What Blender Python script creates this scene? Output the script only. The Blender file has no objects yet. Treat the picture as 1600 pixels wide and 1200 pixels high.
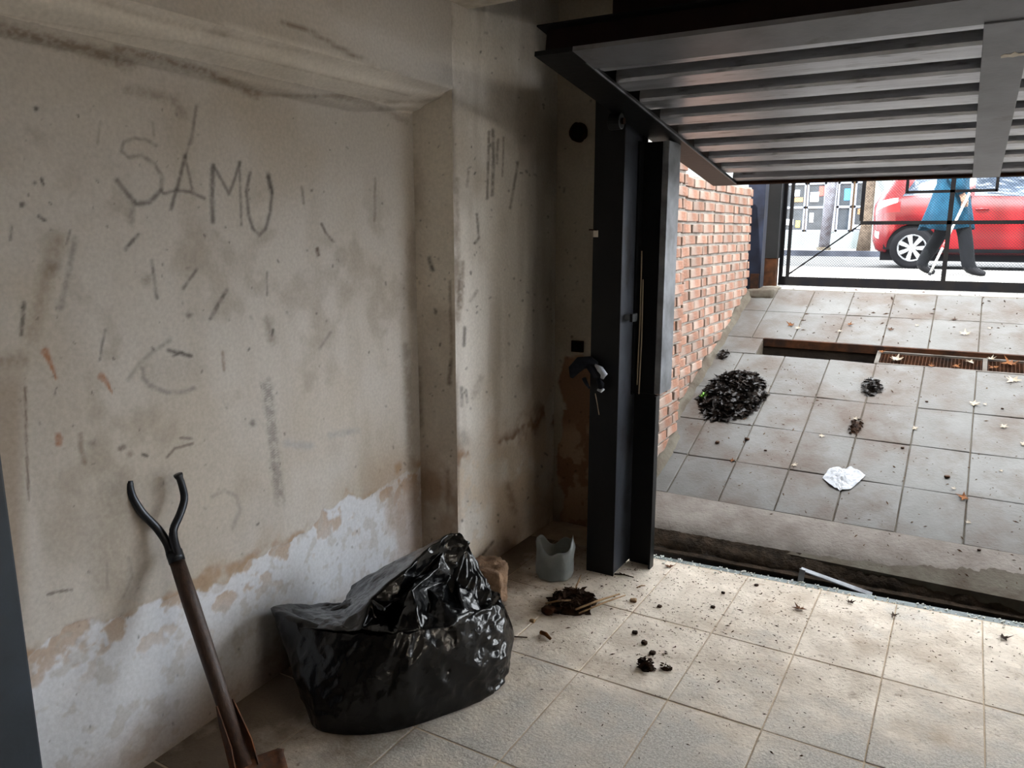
import bpy, bmesh, math, random
import numpy as np
from mathutils import Vector, Matrix, noise

SC = bpy.context.scene
COL = SC.collection
random.seed(7)
RNG = np.random.default_rng(11)

# ------------------------------------------------------------------ camera, sky, exposure
F_PX, PITCH, CAM_H = 1200.0, math.atan2(238, 1200), 1.5
YAW = math.atan2(721, 1200 / math.cos(PITCH))
cam_data = bpy.data.cameras.new('camera')
cam_data.sensor_fit = 'HORIZONTAL'; cam_data.sensor_width = 36.0
cam_data.lens = 36.0 * F_PX / 1600.0
cam_data.clip_start = 0.05; cam_data.clip_end = 200
cam = bpy.data.objects.new('camera', cam_data); COL.objects.link(cam)
cam.location = (0, 0, CAM_H)
cam.rotation_euler = (math.pi / 2 - PITCH, 0, YAW)
SC.camera = cam

world = bpy.data.worlds.new('overcast_sky'); SC.world = world
world.use_nodes = True
_bg = world.node_tree.nodes['Background']
SUN_EL = math.radians(54)          # the sun stands behind the house: the ramp lies in its shadow, the street in sunshine
_bg.inputs['Color'].default_value = (0.92, 0.96, 1.0, 1)          # even, lightly clouded sky
_bg.inputs['Strength'].default_value = 1.0
sun_data = bpy.data.lights.new('sun', 'SUN'); sun_data.energy = 1.2; sun_data.angle = math.radians(1.5); sun_data.color = (0.97, 1.0, 1.0)
sun = bpy.data.objects.new('sun', sun_data); COL.objects.link(sun)
sun.rotation_euler = Vector((0.10, math.cos(SUN_EL), -math.sin(SUN_EL))).to_track_quat('-Z', 'Y').to_euler()
sun.location = (0, -6, 9)
SC.view_settings.view_transform = 'Standard'
SC.view_settings.look = 'None'
SC.view_settings.gamma = 1.0
SC.view_settings.use_curve_mapping = False
SC.view_settings.exposure = 4.25
SC.cycles.max_bounces = 10
SC.cycles.diffuse_bounces = 6
SC.cycles.glossy_bounces = 4
SC.cycles.use_denoising = True

CP, SP, CY, SY = math.cos(PITCH), math.sin(PITCH), math.cos(YAW), math.sin(YAW)


def ray(u, v):
    r, w = u - 800.0, v - 600.0
    up = -(w * CP + F_PX * SP); f = F_PX * CP - w * SP
    return np.array([r * CY - f * SY, f * CY + r * SY, up])


def at(u, v, x=None, y=None, z=None):
    """a photo pixel meets the plane x=, y= or z= it lies on"""
    d = ray(u, v)
    t = x / d[0] if x is not None else (y / d[1] if y is not None else (z - CAM_H) / d[2])
    return Vector((d[0] * t, d[1] * t, CAM_H + d[2] * t))


RS, RY0 = 0.37, 3.57          # ramp: z = RS * (y - RY0)


def ramp_z(y): return RS * (y - RY0)


def on_ramp(u, v):
    d = ray(u, v)
    t = (RS * (0 - RY0) - CAM_H) / (d[2] - RS * d[1])
    return Vector((d[0] * t, d[1] * t, CAM_H + d[2] * t))


def to_px(X, Y, Z):
    Z = Z - CAM_H
    f = -X * SY + Y * CY; r = X * CY + Y * SY
    zc = f * CP - Z * SP; yc = -(Z * CP + f * SP)
    return 800 + F_PX * r / zc, 600 + F_PX * yc / zc


# ------------------------------------------------------------------ materials
def lin(c):
    return tuple(((x / 255) / 12.92 if x / 255 <= 0.04045 else ((x / 255 + 0.055) / 1.055) ** 2.4) for x in c[:3]) + (1.0,)


MATS = {}


def mat(name, c1, c2=None, scale=8.0, rough=0.7, metal=0.0, bump=0.0, bscale=None, detail=6.0, spec=0.5, coords='pos',
        rough2=None, rnd=0.0, lo=0.35, hi=0.65, c3=None, c3scale=3.0, c3lo=0.55, c3hi=0.7, trans=0.0, alpha=1.0, stretch=None, emit=None):
    m = bpy.data.materials.new(name); m.use_nodes = True
    nt = m.node_tree; N = nt.nodes; L = nt.links
    b = N['Principled BSDF']
    b.inputs['Roughness'].default_value = rough; b.inputs['Metallic'].default_value = metal
    b.inputs['Specular IOR Level'].default_value = spec
    b.inputs['Transmission Weight'].default_value = trans; b.inputs['Alpha'].default_value = alpha
    if coords == 'pos':
        src = N.new('ShaderNodeNewGeometry').outputs['Position']
    else:
        src = N.new('ShaderNodeTexCoord').outputs['Object']
    if stretch:
        mp = N.new('ShaderNodeMapping'); mp.inputs['Scale'].default_value = stretch
        L.new(src, mp.inputs['Vector']); src = mp.outputs['Vector']

    def nz(sc, det=detail):
        n = N.new('ShaderNodeTexNoise'); n.inputs['Scale'].default_value = sc; n.inputs['Detail'].default_value = det
        n.inputs['Roughness'].default_value = 0.6
        L.new(src, n.inputs['Vector']); return n.outputs['Fac']

    def rng(fac, a, c):
        r = N.new('ShaderNodeMapRange'); r.inputs['From Min'].default_value = a; r.inputs['From Max'].default_value = c
        L.new(fac, r.inputs['Value']); return r.outputs['Result']

    def mix(fac, a, c):
        x = N.new('ShaderNodeMix'); x.data_type = 'RGBA'
        if hasattr(fac, 'node'): L.new(fac, x.inputs['Factor'])
        else: x.inputs['Factor'].default_value = fac
        for k, s in ((6, a), (7, c)):
            if hasattr(s, 'node'): L.new(s, x.inputs[k])
            else: x.inputs[k].default_value = s
        return x.outputs[2]
    col = lin(c1)
    if c2 is not None:
        f = rng(nz(scale), lo, hi)
        col = mix(f, lin(c1), lin(c2))
        if rough2 is not None:
            rr = N.new('ShaderNodeMapRange'); rr.inputs['To Min'].default_value = rough; rr.inputs['To Max'].default_value = rough2
            L.new(f, rr.inputs['Value']); L.new(rr.outputs['Result'], b.inputs['Roughness'])
    if c3 is not None:
        col = mix(rng(nz(c3scale), c3lo, c3hi), col, lin(c3))
    if rnd > 0:
        oi = N.new('ShaderNodeObjectInfo')
        hs = N.new('ShaderNodeHueSaturation')
        vr = N.new('ShaderNodeMapRange'); vr.inputs['To Min'].default_value = 1 - rnd; vr.inputs['To Max'].default_value = 1 + rnd
        L.new(oi.outputs['Random'], vr.inputs['Value']); L.new(vr.outputs['Result'], hs.inputs['Value'])
        if hasattr(col, 'node'): L.new(col, hs.inputs['Color'])
        else: hs.inputs['Color'].default_value = col
        col = hs.outputs['Color']
    if hasattr(col, 'node'): L.new(col, b.inputs['Base Color'])
    else: b.inputs['Base Color'].default_value = col
    if bump:
        bn = N.new('ShaderNodeBump'); bn.inputs['Strength'].default_value = 1.0; bn.inputs['Distance'].default_value = bump
        L.new(nz(bscale or scale * 6), bn.inputs['Height']); L.new(bn.outputs['Normal'], b.inputs['Normal'])
    if emit:
        b.inputs['Emission Color'].default_value = lin(emit); b.inputs['Emission Strength'].default_value = 1.0
    MATS[name] = m
    return m


def painted_mat(name, rough=0.85, bump=0.0015):
    """plaster whose colour and stains come from a colour attribute, with fine grain on top"""
    m = bpy.data.materials.new(name); m.use_nodes = True
    nt = m.node_tree; N = nt.nodes; L = nt.links; b = N['Principled BSDF']
    b.inputs['Roughness'].default_value = rough; b.inputs['Specular IOR Level'].default_value = 0.25
    a = N.new('ShaderNodeAttribute'); a.attribute_name = 'paint'
    g = N.new('ShaderNodeNewGeometry')
    n = N.new('ShaderNodeTexNoise'); n.inputs['Scale'].default_value = 90; n.inputs['Detail'].default_value = 5
    L.new(g.outputs['Position'], n.inputs['Vector'])
    r = N.new('ShaderNodeMapRange'); r.inputs['From Min'].default_value = 0.3; r.inputs['From Max'].default_value = 0.7
    r.inputs['To Min'].default_value = 0.90; r.inputs['To Max'].default_value = 1.06
    L.new(n.outputs['Fac'], r.inputs['Value'])
    x = N.new('ShaderNodeMix'); x.data_type = 'RGBA'; x.blend_type = 'MULTIPLY'; x.inputs['Factor'].default_value = 1
    L.new(a.outputs['Color'], x.inputs[6]); L.new(r.outputs['Result'], x.inputs[7])
    L.new(x.outputs[2], b.inputs['Base Color'])
    n2 = N.new('ShaderNodeTexNoise'); n2.inputs['Scale'].default_value = 35; n2.inputs['Detail'].default_value = 8
    L.new(g.outputs['Position'], n2.inputs['Vector'])
    bn = N.new('ShaderNodeBump'); bn.inputs['Distance'].default_value = bump; bn.inputs['Strength'].default_value = 1
    L.new(n2.outputs['Fac'], bn.inputs['Height']); L.new(bn.outputs['Normal'], b.inputs['Normal'])
    MATS[name] = m
    return m


def glossy_bag_mat():
    m = bpy.data.materials.new('black_plastic'); m.use_nodes = True
    nt = m.node_tree; N = nt.nodes; L = nt.links; b = N['Principled BSDF']
    b.inputs['Base Color'].default_value = lin((7, 8, 10)); b.inputs['Roughness'].default_value = 0.22
    b.inputs['Specular IOR Level'].default_value = 0.42
    g = N.new('ShaderNodeNewGeometry')
    w = N.new('ShaderNodeTexNoise'); w.inputs['Scale'].default_value = 9; w.inputs['Detail'].default_value = 2
    L.new(g.outputs['Position'], w.inputs['Vector'])
    mx = N.new('ShaderNodeMix'); mx.data_type = 'RGBA'; mx.inputs['Factor'].default_value = 0.12
    L.new(g.outputs['Position'], mx.inputs[6]); L.new(w.outputs['Color'], mx.inputs[7])
    v = N.new('ShaderNodeTexVoronoi'); v.feature = 'F1'; v.inputs['Scale'].default_value = 16
    L.new(mx.outputs[2], v.inputs['Vector'])
    bn = N.new('ShaderNodeBump'); bn.inputs['Distance'].default_value = 0.012; bn.inputs['Strength'].default_value = 0.55
    L.new(v.outputs['Distance'], bn.inputs['Height'])
    n3 = N.new('ShaderNodeTexNoise'); n3.inputs['Scale'].default_value = 45; n3.inputs['Detail'].default_value = 3
    L.new(g.outputs['Position'], n3.inputs['Vector'])
    b2 = N.new('ShaderNodeBump'); b2.inputs['Distance'].default_value = 0.004; b2.inputs['Strength'].default_value = 0.5
    L.new(n3.outputs['Fac'], b2.inputs['Height']); L.new(bn.outputs['Normal'], b2.inputs['Normal'])
    L.new(b2.outputs['Normal'], b.inputs['Normal'])
    MATS['black_plastic'] = m
    return m


def floor_mat():
    m = bpy.data.materials.new('slab'); m.use_nodes = True
    nt = m.node_tree; N = nt.nodes; L = nt.links; b = N['Principled BSDF']
    b.inputs['Roughness'].default_value = 0.85; b.inputs['Specular IOR Level'].default_value = 0.3
    g = N.new('ShaderNodeNewGeometry'); pos = g.outputs['Position']

    def nz(sc, det):
        n = N.new('ShaderNodeTexNoise'); n.inputs['Scale'].default_value = sc; n.inputs['Detail'].default_value = det; n.inputs['Roughness'].default_value = 0.62
        L.new(pos, n.inputs['Vector']); return n.outputs['Fac']

    def mr(x, a, c, lo=0.0, hi=1.0):
        r = N.new('ShaderNodeMapRange'); r.inputs['From Min'].default_value = a; r.inputs['From Max'].default_value = c
        r.inputs['To Min'].default_value = lo; r.inputs['To Max'].default_value = hi; L.new(x, r.inputs['Value']); return r.outputs['Result']

    def mx(f, a, c):
        x = N.new('ShaderNodeMix'); x.data_type = 'RGBA'; L.new(f, x.inputs['Factor'])
        for k, q in ((6, a), (7, c)):
            if hasattr(q, 'node'): L.new(q, x.inputs[k])
            else: x.inputs[k].default_value = q
        return x.outputs[2]
    stone = mx(mr(nz(140, 3), .4, .62), lin((162, 157, 150)), lin((192, 187, 180)))
    stone = mx(mr(nz(330, 1), .66, .74), stone, lin((214, 212, 208)))
    dust = mx(mr(nz(7, 6), .35, .65), lin((220, 209, 196)), lin((186, 174, 160)))
    dust = mx(mr(nz(45, 4), .58, .75), dust, lin((124, 106, 88)))
    dust = mx(mr(nz(3.2, 7), .52, .74, 0, .7), dust, lin((156, 136, 114)))
    dust = mx(mr(nz(12, 7), .6, .72, 0, .6), dust, lin((132, 112, 92)))
    sp = N.new('ShaderNodeSeparateXYZ'); L.new(pos, sp.inputs[0])
    ad = N.new('ShaderNodeMath'); ad.operation = 'ADD'; L.new(mr(sp.outputs['Y'], 1.9, 2.9, -.16, .16), ad.inputs[0]); L.new(nz(2.6, 6), ad.inputs[1])
    a2 = N.new('ShaderNodeMath'); a2.operation = 'ADD'; L.new(mr(sp.outputs['X'], -1.0, 0.2, .14, -.06), a2.inputs[0]); L.new(ad.outputs[0], a2.inputs[1])
    allf = mx(mr(a2.outputs[0], .40, .58), stone, dust)
    a3 = N.new('ShaderNodeMath'); a3.operation = 'ADD'; L.new(mr(sp.outputs['X'], -1.75, -1.15, .42, -.1), a3.inputs[0]); L.new(nz(4, 6), a3.inputs[1])
    L.new(mx(mr(a3.outputs[0], .55, .85, 0, .85), allf, lin((96, 78, 60))), b.inputs['Base Color'])
    bn = N.new('ShaderNodeBump'); bn.inputs['Distance'].default_value = 0.003; L.new(nz(70, 6), bn.inputs['Height']); L.new(bn.outputs['Normal'], b.inputs['Normal'])
    MATS['slab'] = m


floor_mat()
mat('dust', (190, 172, 150), (160, 142, 120), 9, 0.95, bump=0.003, bscale=60)
mat('ramp_tile', (85, 84, 82), (68, 66, 63), 5, 0.7, spec=0.2, bump=0.002, bscale=70, rough2=0.5, c3=(61, 51, 43), c3scale=3.4, c3lo=0.44, c3hi=0.66, rnd=0.06)
mat('concrete', (80, 76, 68), (63, 55, 47), 7, 0.85, bump=0.004, bscale=40)
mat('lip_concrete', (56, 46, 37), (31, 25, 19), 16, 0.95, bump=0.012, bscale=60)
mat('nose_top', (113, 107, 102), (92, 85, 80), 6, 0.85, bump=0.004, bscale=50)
mat('dark_channel', (38, 32, 27), (20, 17, 15), 9, 0.8, bump=0.004)
mat('wet_grit', (82, 95, 95), (57, 68, 69), 14, 0.45, bump=0.004, bscale=90, rough2=0.6)
mat('brick', (126, 95, 80), (108, 75, 61), 18, 0.9, coords='obj', bump=0.004, bscale=70, rnd=0.2, c3=(128, 114, 105), c3scale=5, c3lo=0.42, c3hi=0.62)
mat('mortar', (139, 134, 127), (117, 110, 104), 12, 0.95, bump=0.006, bscale=60)
mat('black_steel', (12, 13, 14), (18, 18, 19), 6, 0.42, 0.0, bump=0.001, bscale=40, spec=0.5, c3=(26, 20, 15), c3scale=5, c3lo=0.6, c3hi=0.78)
mat('plate_steel', (122, 124, 131), (102, 103, 108), 5, 0.4, 0.2, bump=0.0008, bscale=30, c3=(87, 83, 81), c3scale=8, c3lo=0.6, c3hi=0.78)
mat('door_steel', (205, 207, 213), (176, 178, 184), 5, 0.28, 0.75, bump=0.0008, bscale=30, stretch=(1, 6, 6), c3=(96, 92, 90), c3scale=8, c3lo=0.56, c3hi=0.74)
mat('post_steel', (70, 74, 82), (50, 52, 58), 5, 0.35, 0.5, bump=0.001, bscale=30, c3=(40, 34, 30), c3scale=5)
mat('door_sheet', (9, 9, 10), (13, 12, 12), 5, 0.8, spec=0.2)
mat('worn_edge', (128, 132, 138), (86, 88, 92), 9, 0.4, 0.3)
mat('pale_paint', (216, 210, 198), (190, 182, 168), 20, 0.7)
mat('rust', (58, 34, 19), (36, 22, 14), 14, 0.85, bump=0.002, bscale=60, c3=(22, 18, 17), c3scale=6)
mat('grate_steel', (84, 80, 76), (60, 54, 48), 9, 0.7, spec=0.1)
mat('rusty_lintel', (34, 22, 20), (26, 18, 16), 8, 0.75)
mat('blue_post', (26, 30, 41), (18, 19, 26), 6, 0.5, bump=0.001, c3=(14, 13, 14), c3scale=4)
mat('gate_steel', (10, 10, 12), (16, 14, 13), 9, 0.85, spec=0.03)
mat('mesh_wire', (24, 25, 28), (18, 18, 20), 9, 0.85, spec=0.03)
mat('blue_grey_paint', (49, 59, 70), (38, 45, 52), 4, 0.55, c3=(55, 52, 46), c3scale=3, c3lo=0.6, c3hi=0.8, bump=0.001)
mat('ceiling_paint', (214, 208, 198), (186, 178, 166), 3, 0.9, bump=0.002)
mat('room_paint', (214, 208, 198), (180, 172, 160), 2, 0.9, bump=0.002)
mat('fork_steel', (40, 44, 50), (62, 64, 68), 20, 0.35, 0.75, c3=(70, 54, 44), c3scale=14, c3lo=0.6, c3hi=0.72)
mat('shaft_wood', (70, 50, 40), (48, 34, 28), 12, 0.5, stretch=(8, 8, 1), bump=0.001, bscale=30)
mat('blade_rust', (124, 76, 44), (74, 48, 34), 16, 0.7, 0.3, bump=0.001, c3=(60, 52, 48), c3scale=9)
mat('cloth_black', (18, 20, 26), (30, 32, 38), 30, 0.95)
mat('cloth_white', (190, 196, 206), (150, 156, 166), 30, 0.95)
mat('string', (150, 136, 116), rough=0.9)
mat('clear_plastic', (200, 206, 206), (160, 168, 168), 12, 0.3, trans=0.8, bump=0.003, bscale=25)
mat('crumbly', (150, 122, 98), (98, 74, 56), 14, 0.95, bump=0.008, bscale=55)
mat('leaf_brown', (102, 63, 32), (71, 42, 23), 16, 0.7, coords='obj', rnd=0.2)
mat('leaf_pale', (135, 127, 116), (114, 103, 87), 16, 0.7, coords='obj', rnd=0.1)
mat('leaf_dark', (58, 40, 28), (36, 26, 20), 16, 0.8, coords='obj', rnd=0.25)
mat('wet_leaf', (22, 20, 20), (40, 34, 30), 22, 0.28, bump=0.002, bscale=80)
mat('weed', (112, 160, 52), (70, 116, 36), 22, 0.6)
mat('twig', (150, 124, 96), (110, 84, 60), 20, 0.85)
mat('crumb', (82, 63, 46), (50, 36, 27), 30, 0.95)
mat('grit_white', (228, 228, 224), rough=0.5)
mat('paper', (149, 151, 154), (132, 134, 139), 20, 0.8, bump=0.003, bscale=50)
mat('pavement', (127, 125, 122), (112, 110, 105), 3, 0.9, bump=0.003, bscale=50)
mat('asphalt', (82, 82, 82), (70, 70, 70), 3, 0.9, bump=0.004, bscale=60)
mat('curb_stone', (54, 57, 65), (45, 47, 53), 4, 0.8)
mat('shop_wall', (106, 112, 112), (96, 102, 102), 2, 0.85)
mat('shop_frame', (120, 124, 133), (102, 106, 116), 5, 0.5)
mat('shop_glass', (32, 37, 42), (48, 53, 59), 3, 0.1, spec=0.6)
mat('trunk', (84, 74, 64), (59, 50, 42), 12, 0.9, bump=0.01, bscale=30)
mat('pole_paint', (101, 102, 109), (72, 67, 70), 6, 0.7)
mat('car_red', (103, 12, 18), rough=0.22, spec=0.6)
mat('car_glass', (60, 70, 84), rough=0.06, spec=0.8)
mat('car_black', (15, 15, 17), rough=0.6)
mat('tyre', (20, 20, 22), rough=0.85)
mat('alloy', (154, 156, 159), rough=0.3, metal=0.5)
mat('lamp_clear', (226, 222, 224), rough=0.15)
mat('lamp_red', (170, 20, 26), rough=0.15)
mat('coat', (20, 56, 74), (14, 44, 61), 8, 0.85, bump=0.004, bscale=12)
mat('trousers', (14, 15, 18), (10, 12, 13), 9, 0.9)
mat('shoe', (22, 22, 24), rough=0.5)
mat('skin', (118, 90, 74), rough=0.6)
mat('hair', (70, 60, 54), (48, 40, 36), 40, 0.7)
mat('cane', (155, 155, 153), rough=0.4)
mat('cane_tip', (206, 60, 60), rough=0.5)
mat('facade', (186, 176, 162), (166, 154, 140), 2, 0.9)
for _n, _c in dict(goods_blue=(40, 130, 180), goods_red=(170, 60, 50), goods_yellow=(210, 180, 60), goods_white=(210, 214, 216), goods_brown=(120, 90, 60)).items():
    mat(_n, _c, rough=0.7)
for _n in 'trousers shoe tyre car_black curb_stone shop_wall shop_frame trunk pole_paint asphalt pavement leaf_brown leaf_dark leaf_pale rust blue_post mortar brick concrete nose_top lip_concrete dark_channel foliage hair'.split():
    if _n in MATS: MATS[_n].node_tree.nodes['Principled BSDF'].inputs['Specular IOR Level'].default_value = 0.08
for _n, _v in dict(coat=.1, black_steel=.22, wet_leaf=.15, crumb=.1, twig=.1, cloth_black=.1, rusty_lintel=.1).items():
    MATS[_n].node_tree.nodes['Principled BSDF'].inputs['Specular IOR Level'].default_value = _v
painted_mat('plaster')
glossy_bag_mat()
MATS['black_film'] = MATS['black_plastic'].copy(); MATS['black_film'].name = 'black_film'
_f = MATS['black_film'].node_tree.nodes['Principled BSDF']; _f.inputs['Roughness'].default_value = 0.2


# ------------------------------------------------------------------ mesh helpers
def tag(o, label=None, cat=None, group=None, kind=None):
    if label: o['label'] = label
    if cat: o['category'] = cat
    if group: o['group'] = group
    if kind: o['kind'] = kind
    return o


def thing(name, label, cat, loc=(0, 0, 0), group=None, kind=None):
    o = bpy.data.objects.new(name, None); COL.objects.link(o)
    o.location = loc; o.empty_display_size = 0.05
    o['_at'] = 0
    del o['_at']
    return tag(o, label, cat, group, kind)


def adopt(o, parent):
    """parent a part whose mesh is written in world coordinates"""
    o.parent = parent
    q = parent; M = Matrix.Identity(4)
    chain = []
    while q is not None:
        chain.append(q); q = q.parent
    for q in reversed(chain):
        M = M @ q.matrix_parent_inverse @ Matrix.LocRotScale(q.location, q.rotation_euler, q.scale)
    o.matrix_parent_inverse = M.inverted()


class MB:
    def __init__(s): s.v = []; s.f = []

    def add(s, vs, fs):
        n = len(s.v); s.v += [tuple(p) for p in vs]; s.f += [tuple(i + n for i in f) for f in fs]; return s

    def box(s, lo, hi, M=None):
        x0, y0, z0 = lo; x1, y1, z1 = hi
        vs = [Vector(p) for p in ((x0, y0, z0), (x1, y0, z0), (x1, y1, z0), (x0, y1, z0), (x0, y0, z1), (x1, y0, z1), (x1, y1, z1), (x0, y1, z1))]
        if M is not None: vs = [M @ p for p in vs]
        return s.add(vs, [(0, 3, 2, 1), (4, 5, 6, 7), (0, 1, 5, 4), (1, 2, 6, 5), (2, 3, 7, 6), (3, 0, 4, 7)])

    def hexa(s, b, t):
        """box from 4 bottom and 4 top corners"""
        return s.add(list(b) + list(t), [(0, 3, 2, 1), (4, 5, 6, 7), (0, 1, 5, 4), (1, 2, 6, 5), (2, 3, 7, 6), (3, 0, 4, 7)])

    def tube(s, pts, rad, n=10, cap=True, flat=1.0):
        pts = [Vector(p) for p in pts]; m = len(pts)
        if not hasattr(rad, '__len__'): rad = [rad] * m
        up = Vector((0.13, 0.31, 0.94)); base = len(s.v)
        for i, p in enumerate(pts):
            d = (pts[min(i + 1, m - 1)] - pts[max(i - 1, 0)]).normalized()
            a = d.cross(up).normalized(); b = a.cross(d).normalized()
            for k in range(n):
                t = 2 * math.pi * k / n
                s.v.append(tuple(p + (a * math.cos(t) + b * math.sin(t) * flat) * rad[i]))
        for i in range(m - 1):
            for k in range(n):
                k2 = (k + 1) % n
                s.f.append((base + i * n + k, base + i * n + k2, base + (i + 1) * n + k2, base + (i + 1) * n + k))
        if cap:
            s.f.append(tuple(base + k for k in range(n))[::-1]); s.f.append(tuple(base + (m - 1) * n + k for k in range(n)))
        return s

    def prism(s, poly, d):
        """closed polygon (3-D points) extruded by vector d"""
        n = len(poly); b = len(s.v); d = Vector(d)
        s.v += [tuple(Vector(p)) for p in poly] + [tuple(Vector(p) + d) for p in poly]
        s.f.append(tuple(range(b, b + n))[::-1]); s.f.append(tuple(range(b + n, b + 2 * n)))
        for i in range(n):
            j = (i + 1) % n
            s.f.append((b + i, b + j, b + n + j, b + n + i))
        return s

    def build(s, name, m, parent=None, smooth=False, bevel=0.0):
        me = bpy.data.meshes.new(name); me.from_pydata(s.v, [], s.f); me.update()
        if len(s.f) < 20000:
            bm = bmesh.new(); bm.from_mesh(me); bmesh.ops.recalc_face_normals(bm, faces=bm.faces); bm.to_mesh(me); bm.free()
        if isinstance(m, str): m = MATS[m]
        me.materials.append(m)
        if smooth: me.polygons.foreach_set('use_smooth', [True] * len(me.polygons))
        o = bpy.data.objects.new(name, me); COL.objects.link(o)
        if bevel:
            md = o.modifiers.new('bevel', 'BEVEL'); md.width = bevel; md.segments = 2; md.limit_method = 'ANGLE'
        if parent: adopt(o, parent)
        return o


def struct(o):
    o['kind'] = 'structure'; return o


def fbm3(p, sc, oct=4, seed=0.0):
    return noise.fractal(Vector(p) * sc + Vector((seed, seed * 1.7, seed * 0.3)), 0.9, 2.0, oct)


def rough_box(name, lo, hi, m, n=8, amp=0.01, sc=12, seed=0, parent=None, M=None, round_=0.0):
    bm = bmesh.new(); bmesh.ops.create_cube(bm, size=1.0)
    bmesh.ops.subdivide_edges(bm, edges=bm.edges, cuts=n, use_grid_fill=True)
    lo, hi = Vector(lo), Vector(hi); c = (lo + hi) / 2; s = hi - lo
    for v in bm.verts:
        q = v.co.copy()
        if round_:
            L = q.length; sph = q.normalized() * 0.62
            q = q.lerp(sph, round_)
        p = Vector((c.x + q.x * s.x, c.y + q.y * s.y, c.z + q.z * s.z))
        d = q.normalized()
        p += d * amp * fbm3(p, sc, 4, seed)
        v.co = M @ p if M is not None else p
    me = bpy.data.meshes.new(name); bm.to_mesh(me); bm.free(); me.materials.append(MATS[m])
    me.polygons.foreach_set('use_smooth', [True] * len(me.polygons))
    o = bpy.data.objects.new(name, me); COL.objects.link(o)
    if parent: adopt(o, parent)
    return o


# ------------------------------------------------------------------ numpy value noise and plaster painting
def vnoise(x, y, seed):
    xi = np.floor(x).astype(np.int64); yi = np.floor(y).astype(np.int64)
    fx = x - xi; fy = y - yi
    fx = fx * fx * (3 - 2 * fx); fy = fy * fy * (3 - 2 * fy)

    def h(a, b):
        n = (a * 374761393 + b * 668265263 + seed * 982451653) & 0xFFFFFFFF
        n = ((n ^ (n >> 13)) * 1274126177) & 0xFFFFFFFF
        return ((n ^ (n >> 16)) & 0xFFFF) / 65535.0
    return (h(xi, yi) * (1 - fx) + h(xi + 1, yi) * fx) * (1 - fy) + (h(xi, yi + 1) * (1 - fx) + h(xi + 1, yi + 1) * fx) * fy


def fbm(x, y, sc, oct=4, seed=1):
    r = np.zeros_like(x); a = 0.5; tot = 0
    for k in range(oct):
        r += a * vnoise(x * sc + 17.3 * k, y * sc - 9.1 * k, seed + k); tot += a; a *= 0.5; sc *= 2.03
    return r / tot


def sstep(x, a, b):
    t = np.clip((x - a) / (b - a), 0, 1); return t * t * (3 - 2 * t)


class Paint:
    """colour of a plaster surface: marks are given where the photograph shows them on the wall"""
    def __init__(s, V, base):
        s.V = V; s.u, s.v = to_px(V[:, 0], V[:, 1], V[:, 2])
        s.a = V[:, 0] + V[:, 1]; s.z = V[:, 2]
        s.c = np.tile(np.array(lin(base)[:3]), (len(V), 1))

    def mix(s, fac, col):
        f = np.clip(fac, 0, 1)[:, None]
        s.c = s.c * (1 - f) + np.array(lin(col)[:3])[None] * f

    def stroke(s, pts, w, col, k=0.7, soft=0.6, grain=0.5, seed=3, taper=False):
        pts = np.array(pts, float)
        lo = pts.min(0) - w * 2; hi = pts.max(0) + w * 2
        I = np.where((s.u > lo[0]) & (s.u < hi[0]) & (s.v > lo[1]) & (s.v < hi[1]))[0]
        if len(I) == 0: return
        U, V = s.u[I], s.v[I]; d = np.full(len(I), 1e9); par = np.zeros(len(I))
        n = len(pts) - 1
        if n == 0:
            d = np.hypot(U - pts[0, 0], V - pts[0, 1])
        for i in range(n):
            a, b = pts[i], pts[i + 1]; e = b - a; L2 = max(e @ e, 1e-6)
            t = np.clip(((U - a[0]) * e[0] + (V - a[1]) * e[1]) / L2, 0, 1)
            dd = np.hypot(U - a[0] - t * e[0], V - a[1] - t * e[1])
            m = dd < d; d = np.where(m, dd, d); par = np.where(m, (i + t) / n, par)
        ww = w * 0.5 * ((1 - 0.75 * par) if taper else 1.0)
        jit = 0.55 * (fbm(U, V, 0.35, 2, seed + 5) - 0.5) + 1.0
        f = 1 - sstep(d / np.maximum(ww * jit, 0.5), max(0.0, 1 - soft * 1.3), 1 + soft * 1.3)
        g = fbm(U, V, 0.16, 3, seed)
        f = f * k * 0.82 * (1 - grain + grain * sstep(g, 0.3, 0.62))
        F_ = np.zeros(len(s.u)); F_[I] = f
        s.mix(F_, col)


def grid_mesh(name, V, nu, nv, colors, m='plaster', parent=None):
    """V: (nv*nu, 3) rows along v"""
    idx = np.arange(nu * nv).reshape(nv, nu)
    q = np.stack([idx[:-1, :-1], idx[:-1, 1:], idx[1:, 1:], idx[1:, :-1]], -1).reshape(-1, 4)
    me = bpy.data.meshes.new(name)
    me.vertices.add(len(V)); me.vertices.foreach_set('co', V.astype(np.float32).ravel())
    me.loops.add(q.size); me.loops.foreach_set('vertex_index', q.astype(np.int32).ravel())
    me.polygons.add(len(q)); me.polygons.foreach_set('loop_start', np.arange(0, q.size, 4, dtype=np.int32))
    me.update(calc_edges=True)
    me.polygons.foreach_set('use_smooth', np.ones(len(q), bool))
    ca = me.color_attributes.new('paint', 'FLOAT_COLOR', 'POINT')
    ca.data.foreach_set('color', np.concatenate([colors, np.ones((len(V), 1))], 1).astype(np.float32).ravel())
    me.materials.append(MATS[m])
    o = bpy.data.objects.new(name, me); COL.objects.link(o)
    if parent: adopt(o, parent)
    return o


GREY = (92, 88, 84); DARK = (34, 30, 27); BROWN = (122, 98, 76); RUST = (150, 88, 30)


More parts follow.
